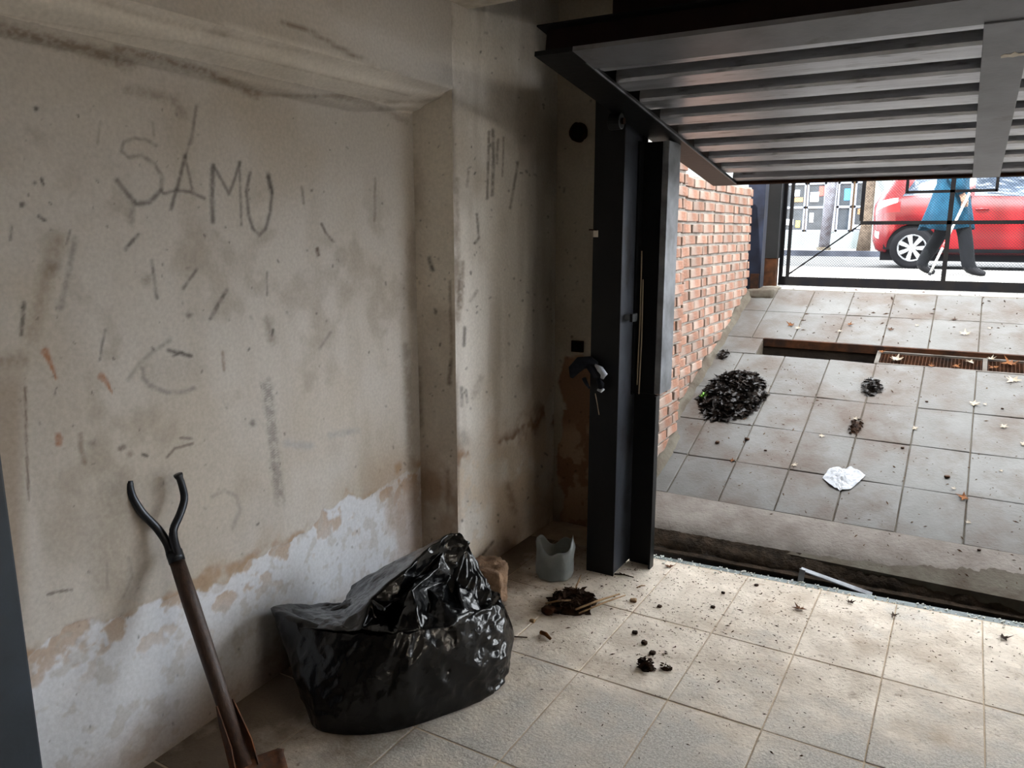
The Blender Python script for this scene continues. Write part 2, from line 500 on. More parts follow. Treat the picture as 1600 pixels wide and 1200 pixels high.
def specks(P, box, n, seed, col=DARK, smax=3.4):
    r = random.Random(seed)
    for _ in range(n):
        u = r.uniform(box[0], box[2]); v = r.uniform(box[1], box[3])
        l = r.uniform(0.5, 6) * r.random(); a = r.gauss(1.45, 0.6); w = r.uniform(1.6, smax)
        P.stroke([(u, v), (u + l * math.cos(a), v + l * math.sin(a))], w, col, r.uniform(0.3, 0.85), 0.6, 0.2)


# ------------------------------------------------------------------ the garage shell
WX, RX, YP, YF = -1.77, -1.965, 2.55, 3.43       # pier face, niche back, niche end, front wall
YN = 0.816                                         # near end of the niche


def build_left_wall():
    # niche: one plastered surface, back wall -> rounded head -> beam face above
    st = 0.0042
    ys = np.arange(YN - 0.05, YP + st, st); ys[-1] = YP
    prof = []                                     # (s, kind)
    zb = np.arange(0, 1.90, st)
    ks = np.linspace(0, 1, 64)                    # the head
    zt = np.arange(2.04, 2.62, 0.012)
    rows = []
    nu = len(ys)
    back = RX + 0.09 * np.clip((YP - ys) / (YP - YN), 0, 1)      # the wall leans in towards the near end
    und = (fbm(ys, ys * 0 + 3.3, 2.2, 3, 5) - 0.5)
    head_lo = 1.915 + 0.03 * und + 0.05 * sstep(ys, 2.15, 2.55)
    for z in zb:
        rows.append(np.stack([back, ys, np.minimum(np.full(nu, z) * (head_lo / 1.9), head_lo)], 1))
    for k in ks[1:]:
        step = 0.55 * k + 0.45 * sstep(np.array(k), 0.25, 0.75)
        x = back + (WX - back) * np.clip(k + 0.05 * math.sin(k * math.pi * 4), 0, 1)
        z = head_lo + (2.035 + 0.012 * und - head_lo) * (0.75 * k + 0.25 * k * k)
        rows.append(np.stack([x, ys, z], 1))
    for z in zt[1:]:
        rows.append(np.stack([np.full(nu, WX), ys, np.full(nu, z) + 0.012 * und * max(0, 1 - (z - 2.04) * 4)], 1))
    V = np.concatenate(rows, 0); nv = len(rows)
    P = Paint(V, (190, 185, 179))
    y, z, u, v = V[:, 1], V[:, 2], P.u, P.v
    # general grime
    P.mix(0.55 * sstep(fbm(y, z, 2.3, 5, 21), 0.42, 0.72), (176, 166, 152))
    P.mix(0.35 * sstep(fbm(y * 3.0, z * 0.5, 2.0, 4, 22), 0.48, 0.75), (158, 147, 133))
    P.mix(0.45 * sstep(fbm(y, z, 7.0, 4, 23), 0.55, 0.75) * sstep(z, 0.5, 0.9) * (1 - sstep(z, 1.5, 1.8)), (150, 140, 128))
    # damp line: flaking whitish layer below, brown rim above
    line = 0.475 + 0.07 * (fbm(y, y * 0 + 1.0, 3.0, 4, 31) - 0.5) * 2 + 0.05 * (fbm(y, z, 14, 4, 32) - 0.5) * 2
    below = 1 - sstep(z - line, -0.004, 0.006)
    rim = np.exp(-((z - line - 0.02) / 0.035) ** 2) * sstep(fbm(y, z, 9, 4, 33), 0.42, 0.6)
    P.mix(0.8 * rim, (158, 130, 102))
    P.mix(below * 0.85, (210, 214, 222))
    patch = below * sstep(fbm(y, z, 11, 5, 34), 0.56, 0.62) * np.exp(-((z - line) / 0.14) ** 2)
    P.mix(patch * 0.75, (168, 142, 114))
    P.mix(below * 0.5 * sstep(fbm(y, z, 24, 4, 35), 0.56, 0.68), (176, 172, 168))
    P.mix(0.75 * (1 - sstep(z, 0.0, 0.20 + 0.12 * (fbm(y, z, 5, 3, 36) - 0.4))), (134, 110, 86))
    P.mix(0.5 * sstep(y, 2.05, 2.3) * sstep(fbm(y, z, 5, 4, 37), 0.35, 0.6) * (1 - sstep(z, 0.5, 0.72)), (150, 122, 94))
    P.mix(0.6 * (1 - sstep(u, 20, 52)) * sstep(v, 520, 620) * (1 - sstep(v, 900, 1100)), (134, 112, 90))
    # the writing
    ink = (60, 56, 54)
    S = [(243, 228), (228, 219), (208, 216), (192, 222), (188, 236), (200, 246), (220, 243), (240, 256), (252, 276), (250, 298), (232, 316), (212, 319), (198, 303), (182, 282)]
    P.stroke(S[:6], 5, (112, 106, 100), 0.7, 0.7, 0.4); P.stroke(S[5:10], 6, (112, 106, 100), 0.75, 0.7, 0.4)
    P.stroke(S[9:], 7, ink, 0.8, 0.7, 0.3); P.stroke([(206, 318), (203, 346)], 9, GREY, 0.5, 0.9)
    P.stroke([(288, 243), (278, 285), (266, 326)], 6, ink, 0.8, 0.7, 0.3)
    P.stroke([(305, 168), (300, 205), (288, 246)], 4, GREY, 0.6, 0.8); P.stroke([(288, 246), (300, 300)], 4, GREY, 0.75, 0.7)
    P.stroke([(254, 303), (275, 297), (295, 300), (318, 310)], 5, ink, 0.7, 0.7, 0.3)
    P.stroke([(331, 262), (330, 310), (331, 347)], 7, ink, 0.85, 0.7, 0.3)
    P.stroke([(332, 258), (344, 280), (356, 303), (366, 278), (373, 254)], 5, ink, 0.7, 0.7, 0.3)
    P.stroke([(373, 254), (374, 300), (376, 352)], 4, GREY, 0.75, 0.7)
    P.stroke([(389, 270), (384, 300), (387, 335), (394, 357), (404, 368), (414, 358), (421, 330), (424, 303), (418, 276)], 5, ink, 0.8, 0.7, 0.3)
    P.stroke([(418, 274), (423, 300)], 8, ink, 0.7, 0.6)
    # smears and scuffs, plus a painted shadow by the shovel fork
    for pts, w, c, k, so in [
        ([(36, 474), (32, 522)], 7, (50, 50, 44), .85, .5), ([(116, 373), (94, 481)], 8, GREY, .55, .9), ([(90, 378), (70, 440), (49, 522)], 22, (140, 124, 106), .6, .9),
        ([(79, 419)], 22, (112, 98, 84), .65, .9), ([(195, 389), (214, 367)], 6, DARK, .85, .6), ([(236, 406), (240, 440), (244, 466)], 5, GREY, .85, .7),
        ([(228, 436)], 16, (120, 108, 94), .7, .9), ([(306, 421), (285, 451)], 5, GREY, .8, .6), ([(353, 453), (340, 475), (328, 497)], 6, (66, 62, 58), .85, .6),
        ([(294, 492)], 9, (80, 76, 70), .8, .6), ([(221, 575), (223, 590), (233, 602), (259, 613), (284, 613), (302, 606)], 7, (126, 122, 118), .8, .7),
        ([(199, 592), (216, 568), (236, 550), (264, 532)], 6, (130, 126, 120), .7, .8), ([(240, 580), (300, 575)], 40, (160, 154, 146), .5, .9),
        ([(262, 547), (278, 551), (297, 556)], 6, DARK, .9, .6), ([(270, 556), (284, 550)], 4, DARK, .7, .6), ([(163, 516), (158, 540), (155, 562)], 4, (90, 88, 84), .8, .6),
        ([(416, 425), (416, 462)], 3, GREY, .7, .6), ([(417, 500), (424, 532)], 12, (124, 112, 98), .7, .9), ([(425, 515), (424, 524)], 4, DARK, .8, .5), ([(347, 550), (349, 578)], 5, (116, 90, 70), .7, .7),
        ([(394, 661)], 10, (70, 66, 62), .8, .6), ([(124, 680), (126, 705), (131, 722)], 8, (120, 106, 90), .75, .7), ([(187, 701), (193, 698)], 8, (80, 70, 60), .8, .6),
        ([(202, 709)], 9, (110, 92, 76), .8, .6), ([(222, 710), (229, 712)], 5, DARK, .9, .5), ([(143, 693)], 12, (110, 102, 94), .7, .8), ([(260, 714), (272, 700), (300, 693)], 4, (86, 76, 68), .8, .6),
        ([(281, 684), (299, 685)], 4, (86, 80, 76), .8, .6), ([(0, 564), (34, 560)], 20, (132, 118, 102), .7, .9), ([(38, 605), (40, 690), (44, 781)], 4, (84, 68, 54), .8, .6),
        ([(72, 929), (88, 924), (110, 921)], 4, (76, 66, 58), .85, .5), ([(330, 776), (350, 766), (368, 775), (374, 795), (362, 828)], 6, (140, 134, 128), .7, .8),
        ([(186, 765)], 44, (120, 114, 108), .6, .95), ([(176, 800), (160, 850), (165, 900)], 50, (138, 128, 116), .5, .95), ([(166, 880), (166, 920)], 4, (130, 124, 118), .6, .7), ([(200, 870), (206, 900), (190, 935)], 4, (134, 128, 122), .6, .7),  # broad soft spot paints the fork tip's shadow on the wall
        ([(240, 755), (258, 748)], 26, (140, 134, 126), .5, .9), ([(305, 165), (297, 225)], 5, (128, 120, 112), .6, .8), ([(237, 190), (240, 212)], 4, (130, 122, 114), .6, .8), ([(155, 190), (151, 225)], 4, (130, 122, 114), .6, .8),
        ([(585, 280), (584, 345)], 4, (128, 120, 110), .8, .6), ([(470, 292), (473, 318)], 4, (116, 108, 100), .8, .6), ([(501, 350), (508, 364), (520, 378)], 4, (70, 58, 48), .85, .6), ([(495, 389), (496, 398)], 6, (70, 44, 28), .95, .5),
        ([(55, 170)], 8, DARK, .9, .5), ([(33, 320)], 9, DARK, .85, .5), ([(60, 338), (68, 344)], 6, DARK, .9, .5), ([(53, 286)], 6, DARK, .9, .5), ([(63, 280), (66, 288)], 5, DARK, .9, .5), ([(17, 355), (15, 375)], 5, GREY, .7, .6),
        ([(633, 540), (637, 620), (641, 730)], 11, (126, 116, 104), .75, .9), ([(500, 520), (470, 580)], 16, (168, 160, 150), .6, .9), ([(515, 520), (498, 545)], 4, GREY, .5, .8),
        ([(448, 693), (485, 697)], 12, (160, 160, 162), .7, .8), ([(515, 680), (558, 672)], 8, (150, 150, 152), .7, .8), ([(103, 380), (108, 360)], 4, GREY, .7, .6), ([(45, 205), (60, 215)], 14, (150, 140, 128), .5, .9)]:
        P.stroke(pts, w, c, k, so, 0.45, seed=int(pts[0][0]) % 90)
    for pts, w in [([(69, 549), (76, 564), (87, 592)], 12), ([(157, 588), (166, 598), (174, 614)], 11), ([(90, 682), (91, 692)], 11)]:
        P.stroke(pts, w, RUST, 0.9, 0.4, 0.3, taper=len(pts) > 2)
    tyre = [(416, 597), (424, 670), (431, 740), (437, 783)]
    P.stroke(tyre, 16, (132, 126, 120), 0.75, 0.7, 0.9, seed=8)
    for q in range(46):
        a = 600 + q * 3.8; c = 416 + (a - 597) * 0.11
        P.stroke([(c - 6, a), (c + 6, a + 1)], 2, (110, 106, 102), 0.6, 0.6, 0.6, seed=q)
    # dirt along the niche head
    for pts, w, k in [([(150, 0), (205, 20), (270, 36), (350, 54)], 9, .8), ([(330, 50), (420, 72), (480, 82)], 5, .6), ([(440, 35), (480, 48), (530, 76), (560, 92), (590, 108)], 6, .85),
                      ([(0, 45), (70, 62), (130, 76), (200, 100)], 18, .85), ([(180, 76), (250, 92), (320, 112), (400, 148)], 12, .85), ([(270, 63), (380, 88), (520, 122), (640, 150)], 3, .7),
                      ([(400, 148), (460, 150), (560, 150), (620, 160)], 6, .5), ([(0, 22), (60, 34), (270, 66)], 3, .6), ([(520, 150), (580, 162), (632, 190)], 10, .5), ([(200, 140), (270, 155), (285, 180)], 14, .5), ([(600, 160), (660, 158), (700, 152)], 5, .7)]:
        P.stroke(pts, w, (110, 92, 74), k, 0.85, 0.5, seed=int(w * 3))
    P.mix(0.5 * ((z > 1.955) & (z < 2.036)) * sstep(fbm(y, z, 2.5, 3, 38), 0.1, 0.5), (232, 226, 216))  # paler paint on the sloping head stands in for light it catches
    specks(P, (20, 150, 640, 760), 120, 5); specks(P, (60, 700, 640, 1160), 70, 6)
    V2 = V.copy()
    V2[:, 0] += 0.004 * (fbm(y, z, 4, 4, 41) - 0.5) + 0.0015 * (1 - below) + 0.002 * (1 - patch) + 0.0015 * (fbm(y, z, 30, 3, 42) - 0.5)
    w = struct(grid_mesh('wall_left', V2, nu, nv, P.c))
    # reveal of the niche
    xs = np.arange(RX - 0.01, WX + 0.001, 0.0045); xs[-1] = WX; zs = np.arange(0, 2.05, 0.0045)
    X, Z = np.meshgrid(xs, zs); V = np.stack([X.ravel(), np.full(X.size, YP), Z.ravel()], 1)
    P = Paint(V, (218, 211, 200)); x, z = V[:, 0], V[:, 2]
    P.mix(0.6 * sstep(fbm(x, z, 3, 5, 51), 0.42, 0.7), (160, 148, 134))
    P.mix(0.8 * (1 - sstep(z, 0.42, 0.66)) * sstep(fbm(x, z, 6, 4, 52), 0.3, 0.55), (138, 110, 84))
    P.mix(0.5 * (1 - sstep(z, 0.30, 0.42)), (170, 156, 140))
    for pts, w_, c, k in [([(671, 403), (676, 422)], 6, DARK, .9), ([(705, 565), (702, 598)], 7, (70, 54, 42), .8), ([(655, 575), (658, 665)], 7, (124, 112, 100), .7), ([(703, 440), (706, 560)], 5, (110, 90, 72), .7),
                          ([(640, 470), (650, 730)], 4, (110, 100, 90), .6), ([(680, 483), (681, 490)], 4, DARK, .9), ([(700, 735), (700, 800)], 5, (120, 100, 82), .6)]:
        P.stroke(pts, w_, c, k, 0.7, 0.4)
    specks(P, (640, 160, 712, 880), 60, 9)
    V[:, 1] += 0.003 * (fbm(x, z, 8, 4, 53) - 0.5)
    grid_mesh('niche_reveal', V, len(xs), len(zs), P.c, parent=w)
    # pier face
    ys = np.arange(YP, YF + 0.003, 0.0045); zs = np.arange(0, 2.62, 0.0045)
    Y, Z = np.meshgrid(ys, zs); V = np.stack([np.full(Y.size, WX), Y.ravel(), Z.ravel()], 1)
    P = Paint(V, (228, 224, 218)); y, z = V[:, 1], V[:, 2]
    P.mix(0.55 * sstep(fbm(y, z, 2.6, 5, 61), 0.42, 0.7), (178, 167, 152))
    P.mix(0.35 * sstep(fbm(y * 3.5, z * 0.5, 2.0, 4, 62), 0.5, 0.75), (158, 146, 132))
    br = sstep(y, 2.66, 2.86) * (1 - sstep(z, 0.62, 1.0)) * sstep(fbm(y, z, 4, 4, 63), 0.25, 0.6)
    P.mix(br * 0.6, (192, 168, 142))
    line = 0.56 + 0.09 * (fbm(y, z, 9, 5, 64) - 0.5) * 2
    P.mix(0.8 * np.exp(-((z - line) / 0.05) ** 2) * sstep(fbm(y, z, 8, 4, 65), 0.44, 0.58), (138, 104, 74))
    P.mix(0.5 * (1 - sstep(z - line, -0.05, 0.0)) * sstep(fbm(y, z, 16, 4, 66), 0.45, 0.6), (206, 190, 170))
    P.mix(0.7 * (1 - sstep(z, 0.02, 0.22)) * sstep(fbm(y, z, 5, 4, 67), 0.3, 0.6), (132, 104, 80))
    P.mix(0.55 * np.exp(-((y - YP) / 0.02) ** 2) * sstep(fbm(y, z, 6, 4, 68), 0.42, 0.6), (112, 94, 76))
    for pts, w_, c, k in [([(764, 206), (763, 250), (761, 310)], 4, (74, 60, 50), .8), ([(770, 203), (771, 250), (769, 305)], 5, (70, 56, 46), .8), ([(778, 218), (776, 255)], 4, (90, 76, 64), .7), ([(787, 215), (785, 275)], 3, (110, 98, 86), .7),
                          ([(745, 335), (748, 372), (742, 380)], 4, (80, 68, 56), .8), ([(809, 254), (803, 290), (797, 325)], 4, (96, 84, 72), .8), ([(726, 512), (725, 540)], 5, (60, 50, 42), .85), ([(721, 606), (722, 634)], 5, GREY, .8), ([(728, 610), (730, 628)], 4, GREY, .8),
                          ([(746, 876), (771, 846)], 4, (66, 54, 44), .9), ([(723, 410), (720, 480)], 6, (118, 98, 80), .7), ([(718, 430), (716, 476)], 4, (70, 56, 46), .7), ([(732, 268), (730, 292)], 4, (110, 98, 86), .7), ([(740, 620), (752, 590)], 10, (150, 140, 130), .5),
                          ([(795, 760), (803, 800)], 12, (136, 108, 82), .7), ([(745, 455), (735, 470)], 5, (120, 108, 96), .6), ([(714, 280), (716, 500)], 7, (124, 106, 88), .6), ([(724, 680), (724, 690)], 16, (150, 146, 142), .7)]:
        P.stroke(pts, w_, c, k, 0.7, 0.45)
    specks(P, (710, 30, 866, 880), 110, 12)
    V[:, 0] += 0.004 * (fbm(y, z, 5, 4, 69) - 0.5) + 0.002 * (fbm(y, z, 26, 3, 70) - 0.5) * (z < 0.7)
    grid_mesh('pier_face', V, len(ys), len(zs), P.c, parent=w)
    # solid core behind the plaster, so no light leaks through
    c = MB().box((-2.25, -3.6, -0.1), (RX - 0.03, YF + 0.25, 2.75)).build('wall_core', 'room_paint', w)
    return w


wall_left = build_left_wall()
# near pier painted blue-grey, and the rest of the left wall behind the camera
near = struct(MB().box((-2.0, -3.5, 0), (WX + 0.01, YN, 2.62)).build('wall_left_near', 'blue_grey_paint', bevel=0.006))


def build_front_wall():
    xs = np.arange(WX, -1.335, 0.005); zs = np.arange(0, 2.62, 0.005)
    X, Z = np.meshgrid(xs, zs); V = np.stack([X.ravel(), np.full(X.size, YF), Z.ravel()], 1)
    P = Paint(V, (190, 182, 168)); x, z = V[:, 0], V[:, 2]
    P.mix(0.5 * sstep(fbm(x, z, 4, 5, 81), 0.42, 0.7), (160, 148, 132))
    edge = P.u - (880 + 6 * np.sin(P.v * 0.05) + 10 * (fbm(x, z, 20, 4, 82) - 0.5)) - np.where(P.v > 640, -6, 0)
    low = sstep(edge, -2, 2) * sstep(P.v + 14 * (fbm(x, z, 15, 3, 83) - 0.5), 552, 560)
    P.mix(low * 0.9, (140, 104, 76))
    P.mix(low * 0.75 * sstep(P.v, 650, 680) * sstep(fbm(x, z, 13, 5, 84), 0.45, 0.55), (190, 166, 140))
    P.mix(0.5 * sstep(P.v, 740, 820), (120, 94, 72))
    specks(P, (866, 150, 925, 780), 40, 15)
    V[:, 1] += 0.004 * low + 0.003 * (fbm(x, z, 20, 4, 85) - 0.5)
    w = struct(grid_mesh('wall_front', V, len(xs), len(zs), P.c))
    b = MB()
    b.box((-2.0, YF + 0.008, -0.1), (-1.345, YF + 0.2, 2.75))
    b.box((-1.345, YF + 0.0, 2.12), (2.72, YF + 0.2, 2.75))  # opening widened past the right of view to let in more light
    b.box((2.72, YF, -0.1), (3.45, YF + 0.2, 2.75))
    b.build('wall_masonry', 'room_paint', w)
    return w


wall_front = build_front_wall()
struct(MB().box((3.2, -3.6, 0), (3.45, YF, 2.62)).build('wall_right', 'room_paint'))
struct(MB().box((-2.1, -3.7, 0), (3.45, -3.5, 2.62)).build('wall_back', 'room_paint'))
ceil = struct(MB().box((-2.2, -3.7, 2.60), (3.45, YF + 0.2, 2.75)).build('ceiling', 'ceiling_paint'))
# plastered ceiling beam
bm_ = MB(); bm_.box((WX - 0.02, 2.50, 2.345), (3.2, 2.68, 2.61)); bm_.build('ceiling_beam', 'pale_paint', ceil, bevel=0.012)
# the storey above the garage; unseen side wings added to block the sun
fc = MB().box((-2.2, YF + 0.02, 2.75), (3.45, YF + 0.22, 5.0)); fc.box((-9, YF + 0.02, 0), (-2.2, YF + 0.22, 5.0)); fc.box((3.45, YF + 0.02, 0), (9, YF + 0.22, 5.0))
struct(fc.build('wall_facade', 'facade'))

# ------------------------------------------------------------------ floor of slabs
EDGE = lambda x: 3.30 + 0.075 * (x + 0.4)          # garage floor ends here, the drain channel begins
fl = MB(); fl.hexa([(-2.1, -3.6, -0.12), (3.4, -3.6, -0.12), (3.4, EDGE(3.4), -0.12), (-2.1, EDGE(-2.1), -0.12)],
                   [(-2.1, -3.6, -0.0022), (3.4, -3.6, -0.0022), (3.4, EDGE(3.4), -0.0022), (-2.1, EDGE(-2.1), -0.0022)])
fl.box((-2.1, 3.1, -0.12), (-1.335, YF + 0.1, -0.003))
floor = struct(fl.build('floor', 'dust'))
xj = [-1.95, -1.63, -1.335, -1.03, -0.71, -0.41, -0.12, 0.18, 0.48, 0.78, 1.08, 1.38, 1.68, 1.98, 2.28, 2.58, 2.88, 3.18]
yj = [-0.35, 0.15, 0.66, 1.17, 1.675, 2.205, 2.70]
for i in range(len(xj) - 1):
    for j in range(len(yj)):
        x0, x1 = xj[i] + 0.002, xj[i + 1] - 0.002
        y0 = yj[j] + 0.002
        ye = [(yj[j + 1] - 0.004) if j + 1 < len(yj) else EDGE(x) - 0.01 for x in (x0, x1)]
        r = random.Random(i * 31 + j); dz = [r.uniform(-0.0012, 0.0014) for _ in range(4)]
        m = MB().hexa([(x0, y0, -0.05), (x1, y0, -0.05), (x1, ye[1], -0.05), (x0, ye[0], -0.05)],
                      [(x0, y0, dz[0]), (x1, y0, dz[1]), (x1, ye[1], dz[2]), (x0, ye[0], dz[3])])
        m.build('floor_slab', 'slab', floor, bevel=0.0025)
# drain channel between floor and ramp
ch = MB()
ch.hexa([(-1.4, EDGE(-1.4) - 0.01, -0.3), (2.9, EDGE(2.9) - 0.01, -0.3), (2.9, EDGE(2.9) + 0.34, -0.3), (-1.4, EDGE(-1.4) + 0.34, -0.3)],
        [(-1.4, EDGE(-1.4) - 0.01, -0.23), (2.9, EDGE(2.9) - 0.01, -0.23), (2.9, EDGE(2.9) + 0.34, -0.23), (-1.4, EDGE(-1.4) + 0.34, -0.23)])
chan = struct(ch.build('drain_channel', 'dark_channel'))
wg = MB().hexa([(-1.33, EDGE(-1.33) - .012, -0.235), (2.9, EDGE(2.9) - .012, -0.235), (2.9, EDGE(2.9) + 0.085, -0.235), (-1.33, EDGE(-1.33) + 0.05, -0.235)],
               [(-1.33, EDGE(-1.33) - .012, -0.004), (2.9, EDGE(2.9) - .012, -0.004), (2.9, EDGE(2.9) + 0.085, -0.012), (-1.33, EDGE(-1.33) + 0.05, -0.010)])
wg.build('wet_grit_bed', 'wet_grit', chan)
gr = MB(); r = random.Random(3)
for _ in range(420):
    x = r.uniform(-1.2, 1.6); y = EDGE(x) + r.uniform(0.0, 0.06) - (0.05 if r.random() < 0.25 else 0); s = r.uniform(0.0012, 0.004)
    z = -0.003 - max(0, y - EDGE(x)) * 0.1
    if y < EDGE(x): z = 0.002
    gr.tube([(x - s, y, z), (x + s, y + r.uniform(-s, s), z + s)], s, 4)
tag(gr.build('glass_grit', 'grit_white'), 'glittering white grit scattered along the wet drain channel', 'grit', kind='stuff')

# ------------------------------------------------------------------ ramp
TX = [-1.52, -1.30, -1.02, -0.735, -0.455, -0.18, 0.10, 0.38, 0.66, 0.94, 1.22, 1.50, 1.78, 2.06, 2.34, 2.62, 2.90]
TY_low = [3.86, 4.205, 4.56, 4.925, 5.385]
TY_up = [5.605, 6.02, 6.40]
rb = MB()
for ya, yb in ((3.60, 5.385), (5.605, 6.42)):
    rb.hexa([(-1.6, ya, -0.3), (3.0, ya, -0.3), (3.0, yb, -0.3), (-1.6, yb, -0.3)],
            [(-1.6, ya, ramp_z(ya) - 0.007), (3.0, ya, ramp_z(ya) - 0.007), (3.0, yb, ramp_z(yb) - 0.007), (-1.6, yb, ramp_z(yb) - 0.007)])
rb.box((-1.6, 5.385, -0.3), (3.0, 5.605, 0.38))
rb.hexa([(-1.6, 5.38, 0.3), (-1.215, 5.38, 0.3), (-1.215, 5.61, 0.3), (-1.6, 5.61, 0.3)],
        [(-1.6, 5.38, ramp_z(5.38) - .012), (-1.215, 5.38, ramp_z(5.38) - .012), (-1.215, 5.61, ramp_z(5.61) - .012), (-1.6, 5.61, ramp_z(5.61) - .012)])
ramp = struct(rb.build('ramp', 'concrete'))


def ramp_tile(x0, x1, y0, y1, seed, parent=ramp, g=0.0028):
    r = random.Random(seed); t = 0.03
    dz = [r.uniform(-0.003, 0.003) for _ in range(4)]
    P4 = [(x0 + g, y0 + g), (x1 - g, y0 + g), (x1 - g, y1 - g), (x0 + g, y1 - g)]
    m = MB().hexa([(x, y, ramp_z(y) - t) for x, y in P4], [(x, y, ramp_z(y) + d) for (x, y), d in zip(P4, dz)])
    return m.build('ramp_tile', 'ramp_tile', parent, bevel=0.004)


k = 0
for i in range(len(TX) - 1):
    for rows in (TY_low, TY_up):
        for j in range(len(rows) - 1):
            k += 1; ramp_tile(TX[i], TX[i + 1], rows[j], rows[j + 1], k)
ramp_tile(-1.52, -1.215, 5.385, 5.605, 991)
# rounded, crumbling concrete nose at the foot of the ramp
LX = lambda x: 0.075 * (x + 0.4) * 0.85


def nose(name, prof, m, amp, skew):
    nu_ = 300; vs = []
    for q, (y, z) in enumerate(prof):
        for i in range(nu_):
            x = -1.36 + 4.3 * i / (nu_ - 1)
            a = amp[q]; n1 = fbm3((x, y, 0), 11, 5, 2.0); n2 = fbm3((x, y, 3), 40, 3, 7.0)
            vs.append((x, y + LX(x) * skew[q] - a * 0.9 * n1, z + a * 0.6 * n1 + a * 0.7 * n2))
    n = len(prof)
    return MB().add(vs, [(a * nu_ + b, a * nu_ + b + 1, (a + 1) * nu_ + b + 1, (a + 1) * nu_ + b) for a in range(n - 1) for b in range(nu_ - 1)]).build(name, m, ramp, smooth=True)


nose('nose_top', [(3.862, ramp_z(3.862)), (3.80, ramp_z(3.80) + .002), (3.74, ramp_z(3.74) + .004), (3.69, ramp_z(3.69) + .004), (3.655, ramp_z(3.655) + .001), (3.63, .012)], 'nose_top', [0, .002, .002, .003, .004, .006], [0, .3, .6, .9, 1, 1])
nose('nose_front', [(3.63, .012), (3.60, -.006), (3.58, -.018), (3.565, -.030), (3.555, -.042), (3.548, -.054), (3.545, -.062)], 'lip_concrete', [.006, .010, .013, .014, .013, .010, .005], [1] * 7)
sk4 = lambda y, z: [(-1.36, y + LX(-1.36), z), (3.0, y + LX(3.0), z)]
q0, q1 = sk4(3.515, -.064), sk4(3.56, -.060)
p0, p1 = sk4(3.515, -.056), sk4(3.56, -.052)
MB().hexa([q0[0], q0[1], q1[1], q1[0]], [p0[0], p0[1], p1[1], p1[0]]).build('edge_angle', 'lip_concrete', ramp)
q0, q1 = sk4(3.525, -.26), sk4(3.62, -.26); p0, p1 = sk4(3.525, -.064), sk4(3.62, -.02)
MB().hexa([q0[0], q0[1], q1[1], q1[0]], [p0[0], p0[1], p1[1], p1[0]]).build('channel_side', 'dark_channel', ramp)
# trench across the ramp, half covered by a grating
tr = MB(); tr.hexa([(-1.215, 5.59, 0.70), (3.0, 5.59, 0.70), (3.0, 5.612, 0.70), (-1.215, 5.612, 0.70)],
                   [(-1.215, 5.592, ramp_z(5.6) + .002), (3.0, 5.592, ramp_z(5.6) + .002), (3.0, 5.612, ramp_z(5.61) + .002), (-1.215, 5.612, ramp_z(5.61) + .002)])
tr.build('trench_edge', 'rust', ramp)
td = MB(); td.box((-1.215, 5.597, 0.2), (3.0, 5.61, 0.70)); td.box((-1.215, 5.38, 0.37), (3.0, 5.60, 0.385)); td.box((-1.222, 5.39, 0.3), (-1.208, 5.6, ramp_z(5.39) - .035)); td.build('trench_shade', 'dark_channel', ramp)  # near-black sheets put the deep shade of the trench into colour
g0 = thing('drain_grating', 'rusty steel grating over the right part of the ramp trench', 'grating', (-0.45, 5.5, ramp_z(5.39) - 0.05))
zg = lambda y: ramp_z(5.385) + (y - 5.385) * 0.28 - 0.004
fr = MB()
for (xa, xb, ya, yb) in ((-0.47, 2.8, 5.39, 5.405), (-0.47, 2.8, 5.575, 5.588), (-0.47, -0.445, 5.405, 5.575), (0.13, 0.155, 5.405, 5.575), (0.76, 0.785, 5.405, 5.575), (1.4, 1.425, 5.405, 5.575), (2.05, 2.075, 5.405, 5.575)):
    fr.hexa([(xa, ya, zg(ya) - .035), (xb, ya, zg(ya) - .035), (xb, yb, zg(yb) - .035), (xa, yb, zg(yb) - .035)], [(xa, ya, zg(ya)), (xb, ya, zg(ya)), (xb, yb, zg(yb)), (xa, yb, zg(yb))])
fr.build('grating_frame', 'grate_steel', g0)
for i in range(8):
    y = 5.42 + i * 0.02
    MB().hexa([(-0.445, y, zg(y) - .03), (2.8, y, zg(y) - .03), (2.8, y + .006, zg(y) - .03), (-0.445, y + .006, zg(y) - .03)], [(-0.445, y, zg(y) - .006), (2.8, y, zg(y) - .006), (2.8, y + .006, zg(y) - .006), (-0.445, y + .006, zg(y) - .006)]).build('grating_bar', 'rust', g0)
cb = MB()
for i in range(160):
    x = -0.44 + i * 0.02
    cb.hexa([(x, 5.41, zg(5.41) - .02), (x + .004, 5.41, zg(5.41) - .02), (x + .004, 5.57, zg(5.57) - .02), (x, 5.57, zg(5.57) - .02)], [(x, 5.41, zg(5.41) - .008), (x + .004, 5.41, zg(5.41) - .008), (x + .004, 5.57, zg(5.57) - .008), (x, 5.57, zg(5.57) - .008)])
tag(cb.build('grating_crossbars', 'rust', g0), kind='stuff')
